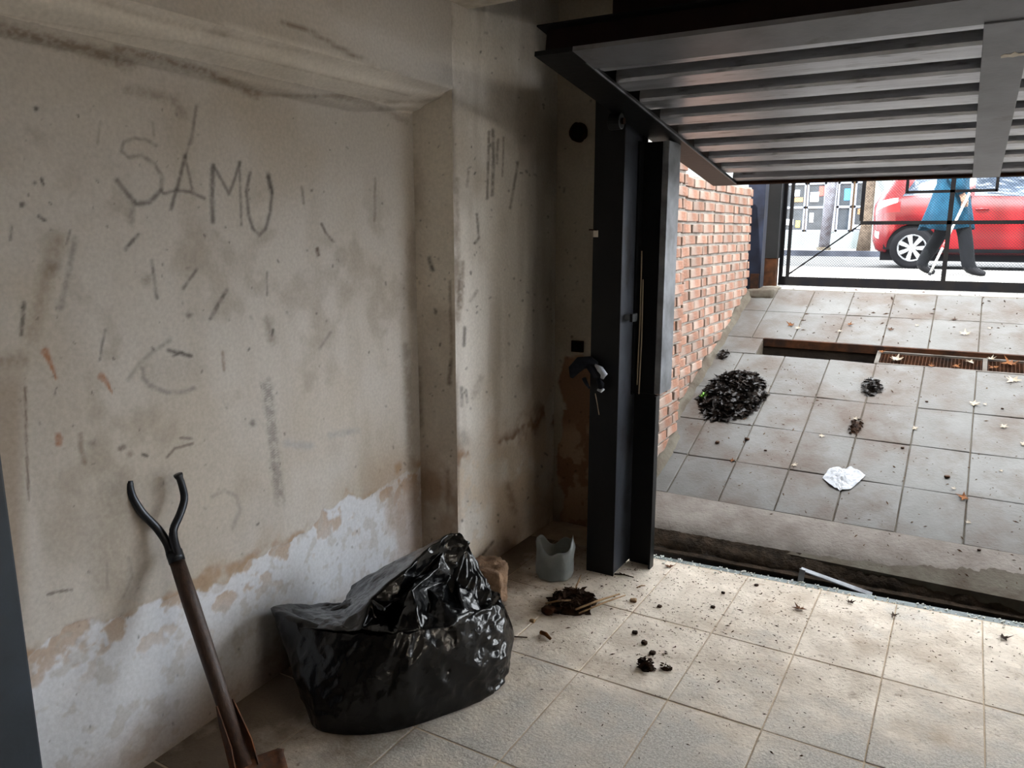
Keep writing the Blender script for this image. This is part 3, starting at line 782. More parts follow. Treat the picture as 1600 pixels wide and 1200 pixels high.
# landing at the gate, pavement, kerb and street
GZ = ramp_z(6.40)
st_ = MB()
st_.hexa([(-4, 6.40, .6), (4, 6.40, .6), (4, 7.3, .6), (-4, 7.3, .6)], [(-1.6, 6.40, GZ - .004), (4, 6.40, GZ - .004), (4, 7.3, 1.05), (-1.6, 7.3, 1.05)])
landing = struct(st_.build('landing', 'pavement'))
for i in range(14):
    x0 = -1.3 + i * 0.29
    MB().hexa([(x0 + .003, 6.43, .98), (x0 + .286, 6.43, .98), (x0 + .286, 6.80, .98), (x0 + .003, 6.80, .98)],
              [(x0 + .003, 6.43, GZ + .002), (x0 + .286, 6.43, GZ + .002), (x0 + .286, 6.80, GZ + .004), (x0 + .003, 6.80, GZ + .004)]).build('landing_tile', 'pavement', landing, bevel=0.003)
sw = MB(); sw.hexa([(-12, 7.3, .6), (10, 7.3, .6), (10, 11.6, .6), (-12, 11.6, .6)], [(-12, 7.3, 1.05), (10, 7.3, 1.05), (10, 11.6, 1.015), (-12, 11.6, 1.015)])
struct(sw.build('pavement_near', 'pavement'))
struct(MB().box((3.0, 3.66, -.3), (10, 7.3, 1.0)).build('front_yard', 'pavement'))
kb = MB(); kb.box((-12, 11.6, .6), (10, 11.75, 1.01)); struct(kb.build('trim_1', 'curb_stone', bevel=0.01))
sr = MB(); sr.hexa([(-40, 11.75, .6), (30, 11.75, .6), (30, 19.6, .6), (-40, 19.6, .6)], [(-40, 11.75, .90), (30, 11.75, .90), (30, 19.6, .93), (-40, 19.6, .93)])
struct(sr.build('street', 'asphalt'))
kf = MB(); kf.box((-40, 19.6, .6), (30, 19.8, 1.06)); struct(kf.build('trim_2', 'curb_stone'))
sf = MB(); sf.box((-40, 19.8, .6), (30, 24.2, 1.05)); struct(sf.build('pavement_far', 'pavement'))

# ------------------------------------------------------------------ brick wall beside the ramp
def brick_wall():
    BX = -1.50
    core = MB()
    core.hexa([(BX - .2, 4.38, -.1), (BX - .016, 4.38, -.1), (BX - .016, 6.24, .9), (BX - .2, 6.24, .9)], [(BX - .2, 4.38, 1.835), (BX - .016, 4.38, 1.835), (BX - .016, 6.24, 1.835), (BX - .2, 6.24, 1.835)])
    core.hexa([(BX - .2, 3.62, -.2), (-1.436, 3.62, -.2), (-1.436, 4.382, .1), (BX - .2, 4.382, .1)], [(BX - .2, 3.62, 2.6), (-1.436, 3.62, 2.6), (-1.436, 4.382, 2.6), (BX - .2, 4.382, 2.6)])
    w = struct(core.build('wall_brick', 'mortar'))
    meshes = {}

    def brick(lx, ly, lz, var):
        key = (round(lx, 3), round(ly, 3), round(lz, 3), var)
        if key in meshes: return meshes[key]
        bm = bmesh.new(); bmesh.ops.create_cube(bm, size=1.0)
        r = random.Random(var * 7 + 1)
        for v in bm.verts:
            v.co = Vector((v.co.x * lx + r.uniform(-.003, .003), v.co.y * ly + r.uniform(-.003, .003), v.co.z * lz + r.uniform(-.0025, .0025)))
        bmesh.ops.bevel(bm, geom=list(bm.edges), offset=0.0035, segments=1, affect='EDGES')
        me = bpy.data.meshes.new('brick'); bm.to_mesh(me); bm.free(); me.materials.append(MATS['brick'])
        meshes[key] = me
        return me
    r = random.Random(2)

    def lay(xf, y0, y1, z0, z1, skip=lambda y, z: False, seed=0, gap_at=None):
        n0 = math.floor((z0 - 1.485) / 0.069); n1 = math.ceil((z1 - 1.485) / 0.069)
        for n in range(n0, n1 + 1):
            zc = 1.485 + n * 0.069 + 0.033
            if zc + 0.03 > z1 + 0.01: continue
            y = y0 - (0.0 if n % 2 else 0.12) - 0.004
            while y < y1 - 0.02:
                a, b = max(y, y0), min(y + 0.222 + r.uniform(-.006, .006), y1 - 0.004)
                if r.random() < 0.10 and b - a > 0.18: b = a + 0.108
                if gap_at and zc < 1.15 and a < gap_at < b:
                    if gap_at - a > b - gap_at: b = gap_at - .008
                    else: a = gap_at + .012
                yc = (a + b) / 2; L = b - a
                if L > 0.03 and not skip(yc, zc) and zc + 0.03 > ramp_z(yc) + 0.05:
                    Lq = max(0.045, round(L * 50) / 50 - 0.0)
                    Lq = min(Lq, L + 0.004)
                    o = bpy.data.objects.new('brick', brick(0.10, Lq - .004, 0.052, r.randrange(4)))
                    COL.objects.link(o)
                    o.location = (xf - 0.05 + r.uniform(-.005, .004), yc, zc + r.uniform(-.002, .002)); o.rotation_euler = (r.uniform(-.008, .008), 0, r.uniform(-.012, .012))
                    o.parent = w
                y = b + 0.019
    lay(BX, 4.385, 6.245, 0.3, 1.835)
    lay(-1.42, 3.72, 4.385, 0.1, 2.25, gap_at=4.03)
    # cement fillet between bricks and ramp
    vs = []; n = 90
    for i in range(n):
        y = 3.62 + (6.26 - 3.62) * i / (n - 1); xf = -1.42 if y < 4.385 else BX
        h = 0.045 + 0.02 * fbm3((y, 0, 0), 6, 4, 3); d = 0.016 + 0.012 * fbm3((y, 2, 0), 9, 4, 5)
        vs += [(xf - .02, y, ramp_z(y) + h), (xf + 0.012, y, ramp_z(y) + h - .012), (xf + d, y, ramp_z(y) + .018), (xf + d + .02, y, ramp_z(y) - .005)]
    fs = [(i * 4 + k_, i * 4 + k_ + 1, i * 4 + k_ + 5, i * 4 + k_ + 4) for i in range(n - 1) for k_ in range(3)]
    MB().add(vs, fs).build('cement_fillet', 'concrete', w, smooth=True)
    return w


brick_wall()

# ------------------------------------------------------------------ tilting garage door
def garage_door():
    A = Vector((-1.20, 2.17, 2.022)); B = Vector((-1.20, 4.115, 1.735)); W = 3.74
    e = (B - A); L = e.length; e.normalize(); n = Vector((1, 0, 0)).cross(e)       # n: upwards
    M = Matrix(((1, e.x, n.x, A.x), (0, e.y, n.y, A.y), (0, e.z, n.z, A.z), (0, 0, 0, 1)))
    d = thing('garage_door', 'dark steel tilting garage door swung open overhead', 'garage door', A)
    D = 0.085
    MB().box((0.0, 0.0, 0.087), (W, L, 0.092), M).build('outer_sheet', 'door_sheet', d)
    MB().box((0, 0, 0), (0.128, L, 0.014), M).build('side_stile', 'black_steel', d)
    MB().box((W - 0.128, 0, 0), (W, L, 0.014), M).build('side_stile', 'black_steel', d)
    MB().box((0.128, 0.0, 0.0005), (W - 0.128, 0.160, 0.014), M).build('top_rail', 'plate_steel', d)
    MB().box((0.128, L - 0.03, 0.0005), (W - 0.128, L, D), M).build('bottom_rail', 'rust', d, bevel=0.002)
    st = MB().box((1.172, 0.15, -0.004), (1.276, L - 0.03, D), M).build('middle_stile', 'plate_steel', d, bevel=0.002)
    pts = [(1.216, .385), (1.225, .372), (1.238, .378), (1.246, .362), (1.256, .378), (1.276, .376), (1.276, .398), (1.258, .396), (1.246, .404), (1.232, .398), (1.218, .402)]
    MB().prism([M @ Vector((x, y, -0.0048)) for x, y in pts], M.to_3x3() @ Vector((0, 0, 0.001))).build('bare_paint_patch', 'pale_paint', st)
    MB().box((2.42, 0.15, -0.004), (2.524, L - 0.03, D), M).build('middle_stile', 'plate_steel', d, bevel=0.002)
    b0 = 0.150
    for k in range(8):
        ga = 0.250 + 0.2175 * k
        if ga > L - 0.04: break
        w_end = ga
        for xa, xb in ((0.128, 1.172), (1.276, 2.42), (2.524, W - 0.128)):
            # folded slat: flat face with a bent rear lip
            wq = w_end - b0; pr = [(b0, .085), (b0, .022), (b0 + .008, .013), (b0 + wq * .6, .013), (b0 + wq * .86, .018), (b0 + wq * .97, .034), (w_end, .05), (w_end, .085)]
            MB().prism([M @ Vector((xa, p_, q_)) for p_, q_ in pr], (xb - xa, 0, 0)).build('slat', 'door_steel', d)
        b0 = ga + 0.078
    if b0 < L - 0.05:
        for xa, xb in ((0.128, 1.172), (1.276, 2.42), (2.524, W - 0.128)):
            MB().box((xa, b0, 0.012), (xb, L - 0.035, 0.085), M).build('slat', 'door_steel', d, bevel=0.003)
    # bright edge of the stile lip, stop strip on top of the near rail
    MB().box((0.124, 0.10, -0.0012), (0.1285, L - 0.03, 0.004), M).build('stile_lip', 'worn_edge', d)
    MB().box((0.02, 0.03, 0.014), (W - .02, 0.05, 0.085), M).build('top_flange', 'rusty_lintel', d)
    for y in (0.44, 0.98):
        for yy in (0, 1):
            pass
    for px, py in ((0.012, 0.60), (0.012, 1.22)):
        c = M @ Vector((px, py, 0.0)); m = MB(); m.tube([c + Vector((-0.018, 0, -.034)), c + Vector((0.03, 0, -.034))], 0.030, 18)
        p = m.build('guide_roller', 'black_steel', d, bevel=0.004)
        MB().tube([c + Vector((0.028, 0, -.034)), c + Vector((0.04, 0, -.034))], 0.012, 10).build('axle_bolt', 'rust', p)
    return d


garage_door()
MB_ = MB().box((-1.30, 2.98, 2.13), (2.7, 3.16, 2.60)); lint = struct(MB_.build('trim_3', 'rusty_lintel'))

# ------------------------------------------------------------------ door post (counterweight box and guide)
def door_post():
    d = thing('door_post', 'black steel door post with counterweight box and guide channel', 'post', (-1.23, 3.0, 0))
    H = 2.13; HG = 1.865
    bx = MB(); bx.box((-1.356, 2.962, 0), (-1.226, 2.968, H)); bx.box((-1.356, 2.968, 0), (-1.350, 3.16, H)); bx.box((-1.356, 3.16, 0), (-1.3455, 3.428, H)); bx.build('weight_box', 'black_steel', d)
    wb = MB().box((-1.232, 2.966, 0.012), (-1.226, 3.160, H)).build('web_plate', 'post_steel', d)
    MB().box((-1.226, 3.152, 0.0), (-1.112, 3.160, 0.80)).build('flange_cover', 'black_steel', d)
    MB().box((-1.226, 3.154, 0.80), (-1.132, 3.160, HG)).build('guide_flange', 'black_steel', d)
    MB().box((-1.132, 3.140, 0.805), (-1.104, 3.285, HG)).build('stop_bar', 'worn_edge', d, bevel=0.002)
    MB().box((-1.226, 3.152, HG), (-1.203, 3.160, H)).build('guide_flange', 'black_steel', d)
    MB().box((-1.118, 3.110, 0.0), (-1.110, 3.152, 0.80)).build('cover_return', 'black_steel', d)
    MB().box((-1.226, 3.105, 0.80), (-1.218, 3.154, HG)).build('guide_rib', 'black_steel', d)
    # latch block, keeper, bracket near the top, hanging cables
    l = MB().box((-1.228, 3.01, 1.135), (-1.19, 3.055, 1.158)).build('latch_bolt', 'worn_edge', d, bevel=0.002)
    MB().box((-1.20, 3.005, 1.130), (-1.188, 3.06, 1.163)).build('latch_plate', 'black_steel', l)
    MB().box((-1.352, 2.955, 1.478), (-1.333, 2.962, 1.505)).build('paper_scrap', 'pale_paint', d)
    MB().tube([(-1.372, 2.957, 1.508), (-1.335, 2.957, 1.506)], 0.003, 6).build('nail', 'rust', d)
    MB().box((-1.226, 3.03, 1.975), (-1.205, 3.07, 2.01)).build('top_bracket', 'worn_edge', d)
    for x, z0, z1 in ((-1.205, 0.84, 1.42), (-1.195, 0.80, 1.30)):
        MB().tube([(x, 3.13, z1), (x + .004, 3.125, (z0 + z1) / 2), (x - .002, 3.13, z0)], 0.0028, 6).build('cable', 'string', d)
    return d


door_post()
# matching post on the right side of the opening
rp = thing('door_post', 'black steel post at the far right side of the door opening', 'post', (2.63, 3.0, 0))
MB().box((2.58, 2.962, 0), (2.71, 3.16, 2.13)).build('weight_box', 'black_steel', rp); MB().box((2.46, 3.152, 0), (2.58, 3.16, 1.865)).build('guide_flange', 'black_steel', rp)

# cut pipe ends and broken socket in the front wall
def pipe_end(name, c, r_, label):
    t = thing(name, label, 'pipe', c)
    n = 28; vs = []; fs = []
    for k in range(n):
        a = 2 * math.pi * k / n; q = 1 + 0.10 * fbm3((math.cos(a), math.sin(a), r_ * 50), 2, 3, 1)
        for (rr, dy) in ((r_ * 1.12 * q, 0.004), (r_ * 1.08 * q, -0.016), (r_ * 0.80, -0.018), (r_ * 0.76, 0.0)):
            vs.append((c[0] + rr * math.cos(a), c[1] + dy, c[2] + rr * math.sin(a)))
    for k in range(n):
        for q in range(3):
            fs.append((k * 4 + q, ((k + 1) % n) * 4 + q, ((k + 1) % n) * 4 + q + 1, k * 4 + q + 1))
    MB().add(vs, fs).build('pipe_rim', 'rust', t, smooth=True)
    MB().add([(c[0] + r_ * .8 * math.cos(2 * math.pi * k / n), c[1] - .004, c[2] + r_ * .8 * math.sin(2 * math.pi * k / n)) for k in range(n)], [tuple(range(n))]).build('pipe_bore', 'dark_channel', t)


c = at(905, 207, y=YF); pipe_end('pipe_end', (c.x, YF - .004, c.z), 0.040, 'open rusty pipe end in the wall left of the door post')
sk = thing('socket_box', 'small broken rusty box set in the plaster beside the post', 'socket box', at(903, 541, y=YF))
c = at(903, 541, y=YF)
m = MB()
for (xa, xb, za, zb) in ((-.032, .032, .022, .028), (-.032, .032, -.028, -.022), (-.032, -.026, -.022, .022), (.026, .032, -.022, .022)): m.box((c.x + xa, YF - .012, c.z + za), (c.x + xb, YF + .002, c.z + zb))
m.build('box_rim', 'rust', sk); MB().box((c.x - .027, YF - .004, c.z - .023), (c.x + .027, YF + .001, c.z + .023)).build('box_back', 'dark_channel', sk)


# ------------------------------------------------------------------ black rubbish bag
def catmull(P, n, closed=True):
    P = [Vector(p) for p in P]; m = len(P); out = []
    for k in range(n):
        t = k / n * m; i = int(t); f = t - i
        p0, p1, p2, p3 = (P[(i + j - 1) % m] for j in range(4))
        out.append(0.5 * ((2 * p1) + (-p0 + p2) * f + (2 * p0 - 5 * p1 + 4 * p2 - p3) * f * f + (-p0 + 3 * p1 - 3 * p2 + p3) * f ** 3))
    return out


def rubbish_bag():
    N = 220
    base = [(-1.68, 1.62, 0), (-1.59, 1.51, 0), (-1.43, 1.57, 0), (-1.31, 1.72, 0), (-1.215, 1.97, 0), (-1.33, 2.2, 0), (-1.62, 2.22, 0), (-1.80, 1.95, 0)]
    belly = [(-1.77, 1.60, .13), (-1.62, 1.48, .13), (-1.41, 1.55, .13), (-1.285, 1.71, .13), (-1.19, 1.965, .12), (-1.31, 2.22, .12), (-1.62, 2.27, .1), (-1.87, 1.96, .1)]
    rim = [(-1.86, 1.60, .292), (-1.60, 1.60, .287), (-1.42, 1.66, .292), (-1.325, 1.80, .288), (-1.25, 1.985, .270), (-1.34, 2.17, .22), (-1.62, 2.20, .16), (-1.86, 1.90, .17)]
    R = [Vector(p) for p in ((-1.75, 1.85, .262), (-1.648, 1.92, .347), (-1.545, 1.97, .412), (-1.471, 2.02, .473), (-1.425, 2.05, .493), (-1.385, 2.06, .444))]
    fo = Vector((0.012, -0.012, 0))
    top = [R[0].lerp(R[1], .6), R[3] + fo, R[3].lerp(R[4], .6) + fo, R[4].lerp(R[5], .4) + fo, R[5], R[4] - fo, R[2] - fo, R[0]]
    inner = [Vector(p) for p in ((-1.77, 1.70, .258), (-1.60, 1.67, .268), (-1.45, 1.74, .272), (-1.37, 1.86, .283), (-1.30, 2.0, .298), (-1.38, 2.12, .27), (-1.60, 2.10, .21), (-1.80, 1.88, .20))]
    cb, cl, cr, ci, ct = (catmull(x, N) for x in (base, belly, rim, inner, top))
    vor = lambda p, sc: noise.voronoi(p * sc)[0][0]
    ct = [p + Vector((-.01, .035, -.055)) for p in ct]; ci = [p + Vector((0, .02, -.03)) for p in ci]
    rows = []
    ctr = Vector((-1.53, 1.88, 0))
    rows.append([ctr.lerp(p, 0.6) + Vector((0, 0, 0.002)) for p in cb])
    for k in range(46):
        t = k / 45
        row = []
        for a, b, c_ in zip(cb, cl, cr):
            p = a * (1 - t) ** 2 + 2 * (b * 1.0) * t * (1 - t) + c_ * t * t
            row.append(p)
        rows.append(row)
    n_side = len(rows)
    for k in range(1, 9):
        t = k / 8; rows.append([a.lerp(b, t) + Vector((0, 0, 0.012 * math.sin(math.pi * min(1, t * 1.6)) * (1 - t))) for a, b in zip(cr, ci)])
    for k in range(1, 40):
        t = k / 39
        row = []
        for a, b in zip(ci, ct):
            p = a.lerp(b, t); s = t ** 1.25
            p.z = a.z + (b.z - a.z) * s
            row.append(p)
        rows.append(row)
    nr = len(rows); vs = []
    for j, row in enumerate(rows):
        side = j < n_side
        tz = min(1, max(0, (j - 1) / n_side)); tt = 0 if side else (j - n_side) / (nr - n_side)
        for i, p in enumerate(row):
            a = 2 * math.pi * i / N
            out = Vector((p.x - ctr.x, p.y - ctr.y, 0)); out = out.normalized() if out.length > 1e-5 else Vector((1, 0, 0))
            ca, sa = math.cos(a), math.sin(a)
            if side:
                # pulled folds fanning down from the right shoulder, sagging creases elsewhere
                da = ((i / N - 4 / 8 + 0.5) % 1) - 0.5
                fan = math.sin((da * 60) / (0.25 + tz * 0.9)) * 0.006 * math.exp(-(da / 0.13) ** 2) * tz
                f1 = abs(noise.noise(Vector((ca * 3.2 + 5, sa * 3.2, tz * 2.2)))) ** 0.8
                f2 = abs(noise.noise(Vector((ca * 9, sa * 9 + 3, tz * 5.0 + ca))))
                amp = 0.020 * (0.3 + tz * (1.2 - tz)) * (1 if j > 2 else 0.2)
                d = out * (-(f1 - 0.25) * amp * 1.3 - (f2 - 0.2) * amp * 0.7 + fan)
                # crushed lower right corner
                kx = math.exp(-((i / N - 4.05 / 8) / 0.035) ** 2)
                d += out * kx * 0.022 * noise.noise(Vector((p.x * 30, p.y * 30, p.z * 40)))
                d += out * (vor(Vector((p.x, p.y, p.z * .6)), 11) - .35) * .014 * tz
                p = p + d
            else:
                f1 = abs(noise.noise(Vector((ca * 5 + 9, sa * 5, tt * 1.2)))) ** 0.8
                f2 = abs(noise.noise(Vector((ca * 14, sa * 14 + 3, tt * 2.0 + 5))))
                w = math.sin(math.pi * min(1, 0.15 + tt * 0.9))
                up = (out * 0.8 + Vector((0, 0, 0.6)))
                fold = math.exp(-((i / N - (1.0 + .25 * tt) / 8) / .022) ** 2) * .034 * math.sin(math.pi * min(1, tt * 1.05 + .05))
                q2 = Vector((p.x, p.y, p.z))
                p = p + up * (-(f1 - 0.22) * 0.035 - (f2 - 0.2) * 0.012 + (vor(q2, 13) - .35) * .045 + (vor(q2, 27) - .35) * .012) * w + Vector((.6, -.7, .25)) * fold
            if p.z < 0.003: p.z = 0.003
            p.x = max(p.x, -1.885)
            vs.append(tuple(p))
    fs = [(a * N + b, a * N + (b + 1) % N, (a + 1) * N + (b + 1) % N, (a + 1) * N + b) for a in range(nr - 1) for b in range(N)]
    fs.append(tuple(range(N))[::-1]); fs.append(tuple((nr - 1) * N + i for i in range(N)))
    root = thing('rubbish_bag', 'crumpled glossy black plastic rubbish bag slumped against the niche wall', 'rubbish bag', (-1.5, 1.85, 0.003))
    MB().add(vs, fs).build('bag_body', 'black_plastic', root, smooth=True)
    # the crumpled mouth: creases and flaps as they lie, each point on its own depth
    K = dict(L0=(431, 962, 1.595), L1=(470, 981, 1.575), L2=(518, 988, 1.59), L3=(566, 984, 1.62), L4=(615, 990, 1.65), L5=(660, 983, 1.72), L6=(702, 979, 1.79), L7=(757, 964, 1.965), L8=(777, 985, 2.0),
             E1=(447, 951, 1.67), E2=(500, 949, 1.75), E3=(540, 947, 1.80), E4=(497, 966, 1.64), E5=(540, 962, 1.70),
             C0=(533, 974, 1.63), C1=(580, 936, 1.70), C2=(630, 893, 1.81), C3=(672, 856, 1.93), C4=(700, 836, 2.01),
             B0=(541, 936, 1.87), B1=(550, 914, 1.93), B2=(600, 887, 1.98), B3=(648, 862, 2.03), G0=(575, 920, 1.86), G1=(620, 885, 1.93),
             P0=(716, 829, 2.05), P1=(734, 851, 2.06), P2=(722, 869, 2.03), P3=(706, 898, 1.99),
             V0=(588, 966, 1.69), V1=(622, 938, 1.77), V2=(656, 898, 1.88), V3=(688, 862, 1.98), M0=(600, 955, 1.68),
             F1=(642, 922, 1.78), F2=(650, 958, 1.73), F3=(668, 918, 1.89), F4=(684, 888, 1.92), F5=(688, 942, 1.84), F6=(701, 905, 1.99), F7=(672, 958, 1.81), F8=(628, 965, 1.71),
             R0=(716, 910, 1.98), R1=(737, 926, 2.0), R2=(754, 950, 2.0), R3=(722, 954, 1.88), R4=(710, 935, 1.95))
    from mathutils.geometry import delaunay_2d_cdt
    nm = list(K); ix = {n_: i_ for i_, n_ in enumerate(nm)}
    outl = ['L0', 'L1', 'L2', 'L3', 'L4', 'L5', 'L6', 'L7', 'R2', 'R1', 'R0', 'P3', 'P2', 'P1', 'P0', 'C4', 'B3', 'B2', 'B1', 'B0', 'E3', 'E2', 'E1']
    edges = [(ix[outl[i_]], ix[outl[(i_ + 1) % len(outl)]]) for i_ in range(len(outl))]
    for ch_ in (['L2', 'C0', 'C1', 'C2', 'C3', 'C4'], ['L4', 'M0', 'V0', 'V1', 'V2', 'V3', 'P0'], ['F8', 'F1', 'F4'], ['F2', 'F3', 'P3'], ['L6', 'F5', 'F6'], ['L6', 'R3', 'R0'], ['E1', 'E4', 'E5', 'C0'], ['B0', 'G0', 'G1', 'C3']):
        edges += [(ix[x_], ix[y_]) for x_, y_ in zip(ch_, ch_[1:])]
    P2 = [Vector(K[n_][:2]) for n_ in nm]
    v2, _, f2_, ov, _, _ = delaunay_2d_cdt(P2, edges, [], 1, 1e-4)
    v3 = []
    for q_, o_ in zip(v2, ov):
        dep = K[nm[o_[0]]][2] if o_ else 1.8
        v3.append(at(q_.x, q_.y, y=dep))
    bm = bmesh.new(); bv = [bm.verts.new(p_) for p_ in v3]
    for f_ in f2_:
        try: bm.faces.new([bv[k_] for k_ in f_])
        except ValueError: pass
    # a skirt tucks the folds down behind the lip
    for rd, amp_ in ((1, .006), (2, .0035), (3, .0018)):
        old = set(bm.verts)
        bmesh.ops.subdivide_edges(bm, edges=list(bm.edges), cuts=1, use_grid_fill=True)
        bmesh.ops.triangulate(bm, faces=list(bm.faces))
        for v_ in bm.verts:
            if v_ not in old:
                q_ = v_.co
                v_.co = q_ + Vector((noise.noise(q_ * 23 * rd), noise.noise(q_ * 23 * rd + Vector((5, 5, 5))), noise.noise(q_ * 23 * rd + Vector((9, 1, 3))))) * amp_ * 1.6
    bmesh.ops.recalc_face_normals(bm, faces=list(bm.faces))
    me = bpy.data.meshes.new('bag_mouth'); bm.to_mesh(me); bm.free(); me.materials.append(MATS['black_film'])
    me.polygons.foreach_set('use_smooth', [True] * len(me.polygons))
    o = bpy.data.objects.new('bag_mouth', me); COL.objects.link(o); adopt(o, root)
    o.modifiers.new('thickness', 'SOLIDIFY').thickness = .0012
    return root


rubbish_bag()

# ------------------------------------------------------------------ shovel leaning on the wall
def shovel():
    t = thing('shovel', 'shovel with bare forked steel handle leaning on the stained wall', 'shovel', (-1.56, 1.25, 0))
    S0 = Vector((-1.845, 1.262, 0.562)); S1 = Vector((-1.60, 1.262, 0.085))
    # fork: two bent steel arms
    def px(u, v, x): return at(u, v, x=x)
    armL = [px(268, 872, -1.838), px(262, 850, -1.848), px(246, 826, -1.862), px(224, 803, -1.876), px(209, 780, -1.886), px(203, 762, -1.892), px(203, 751, -1.893)]
    armR = [px(281, 872, -1.826), px(273, 850, -1.826), px(271, 828, -1.83), px(281, 804, -1.838), px(288, 780, -1.846), px(284, 757, -1.852), px(278, 741, -1.856)]
    for pts, tip in ((armL, .008), (armR, .0125)):
        sm = []
        for i in range(len(pts) - 1):
            p0, p1, p2, p3 = pts[max(i - 1, 0)], pts[i], pts[i + 1], pts[min(i + 2, len(pts) - 1)]
            for f in (0, .25, .5, .75):
                sm.append(0.5 * ((2 * p1) + (-p0 + p2) * f + (2 * p0 - 5 * p1 + 4 * p2 - p3) * f * f + (-p0 + 3 * p1 - 3 * p2 + p3) * f ** 3))
        sm.append(pts[-1]); n = len(sm)
        rr = [0.0125 - 0.003 * i / n for i in range(n)]; rr[-1] = tip; rr[-2] = tip
        a = MB().tube(sm, rr, 14).build('fork_arm', 'fork_steel', t, smooth=True)
    top = px(275, 872, -1.832); bot = px(352, 1105, -1.60)
    d = (bot - top).normalized()
    MB().tube([top - d * .02, top + d * .012], 0.0225, 18).build('ferrule', 'fork_steel', t, smooth=True)
    end = bot + d * 0.16
    MB().tube([top, top.lerp(bot, .3), top.lerp(bot, .7), end], [.0205, .0225, .0215, .019], 18).build('shaft', 'shaft_wood', t, smooth=True)
    # socket straps clasping the shaft
    sd = d.cross(Vector((0, 0, 1))).normalized(); fw = sd.cross(d).normalized()
    for s in (-1, 1):
        a0 = bot - d * 0.012 + sd * .021 * s; a1 = bot + d * 0.075 + sd * .021 * s
        p = [a0 + fw * .004, a0 + fw * .010 * 1, bot + d * .10 + sd * .026 * s + fw * .03, bot + d * .17 + sd * .03 * s + fw * .012, bot + d * .17 + sd * .03 * s - fw * .02, bot + d * .04 + sd * .022 * s - fw * .016]
        MB().prism(p, sd * .003 * s).build('socket_strap', 'blade_rust', t)
    # blade: dished plate with shoulders
    vs = []; nu2, nv2 = 15, 16; b0 = bot + d * 0.155
    dd = Vector((d.x * 0.9, d.y, d.z)).normalized()
    floor_len = min(0.27, (b0.z - 0.004) / -dd.z)
    for j in range(nv2):
        q = j / (nv2 - 1)
        hw = 0.105 * (0.92 + 0.08 * q) if q < 0.6 else 0.113 * math.sqrt(max(0.02, 1 - ((q - 0.6) / 0.42) ** 2))
        if q < 0.08: hw = 0.085 + 0.02 * q / .08
        for i in range(nu2):
            a = i / (nu2 - 1) * 2 - 1
            dish = 0.028 * a * a * (1 - 0.4 * q) + 0.01 * math.cos(q * 3)
            lift = -0.012 * (1 - abs(a)) if q < 0.05 else 0
            p = b0 + dd * floor_len * q + sd * hw * a + fw * (dish - 0.01) + d * lift
            vs.append(tuple(p))
    fs = [(a * nu2 + b, a * nu2 + b + 1, (a + 1) * nu2 + b + 1, (a + 1) * nu2 + b) for a in range(nv2 - 1) for b in range(nu2 - 1)]
    o = MB().add(vs, fs).build('blade', 'blade_rust', t, smooth=True)
    so = o.modifiers.new('thickness', 'SOLIDIFY'); so.thickness = 0.0025
    return t


shovel()

# ------------------------------------------------------------------ glove hung on the post
def glove():
    t = thing('work_glove', 'black and white work glove tied to the door post', 'glove', (-1.34, 2.95, .80))
    def blob(pts, rad, m, nm, fl=0.75):
        return MB().tube(pts, rad, 14, flat=fl).build(nm, m, t, smooth=True)
    y = 2.935
    P = lambda u, v, dy=0: at(u, v, y=y + dy)
    blob([P(893, 590), P(897, 578), P(908, 567), P(922, 566), P(932, 570)], [.008, .028, .036, .034, .02], 'cloth_black', 'palm')
    blob([P(918, 568, -.01), P(926, 578, -.012), P(930, 590, -.01)], [.018, .024, .012], 'cloth_black', 'cuff')
    blob([P(930, 570, -.015), P(938, 577, -.018), P(944, 585, -.016), P(941, 591, -.012)], [.006, .019, .018, .008], 'cloth_white', 'finger')
    blob([P(934, 592, -.01), P(939, 600, -.012), P(938, 611, -.01)], [.012, .019, .010], 'cloth_black', 'finger')
    blob([P(934, 609, -.016), P(939, 611, -.018), P(944, 608, -.014)], [.006, .010, .005], 'cloth_white', 'finger')
    blob([P(912, 590, .0), P(915, 597, 0), P(921, 607, 0)], [.012, .012, .006], 'cloth_black', 'thumb')
    MB().tube([P(930, 615, -.0), P(933, 630, .01), P(936, 648, .02)], .0018, 6).build('tie_string', 'string', t)


glove()

# ------------------------------------------------------------------ things on the garage floor
def plastic_jar():
    c = Vector((-1.455, 2.845, 0.004)); vs = []; fs = []; n = 40; lv = [(0.0, .070), (.004, .082), (.03, .086), (.07, .083), (.11, .086), (.135, .082), (.15, .078)]
    for j, (z, r_) in enumerate(lv):
        for k in range(n):
            a = 2 * math.pi * k / n
            q = r_ * (1 + 0.09 * fbm3((math.cos(a) * 1.5, math.sin(a) * 1.5, z * 9), 1.6, 3, 4))
            zz = z + (0.03 * math.sin(a * 2 + .6) + 0.012 * math.sin(a * 5)) * (z / .15) ** 2
            vs.append((c.x + q * math.cos(a), c.y + q * math.sin(a), c.z + zz))
    for j in range(len(lv) - 1):
        for k in range(n): fs.append((j * n + k, j * n + (k + 1) % n, (j + 1) * n + (k + 1) % n, (j + 1) * n + k))
    fs.append(tuple(range(n))[::-1])
    o = MB().add(vs, fs).build('plastic_jar', 'clear_plastic', smooth=True)
    o.modifiers.new('thickness', 'SOLIDIFY').thickness = 0.0012
    tag(o, 'cut clear plastic jar in the dark corner behind the post', 'jar')


plastic_jar()
Mb = Matrix.Translation((-1.63, 2.50, 0)) @ Matrix.Rotation(0.32, 4, 'Z')
blk = rough_box('concrete_chunk', (-.10, -.07, 0.0), (.10, .085, .145), 'crumbly', 14, 0.030, 14, 3, M=Mb, round_=0.25)
tag(blk, 'crumbling brown concrete chunk at the foot of the pier', 'concrete chunk')
blk.location.z = 0.003


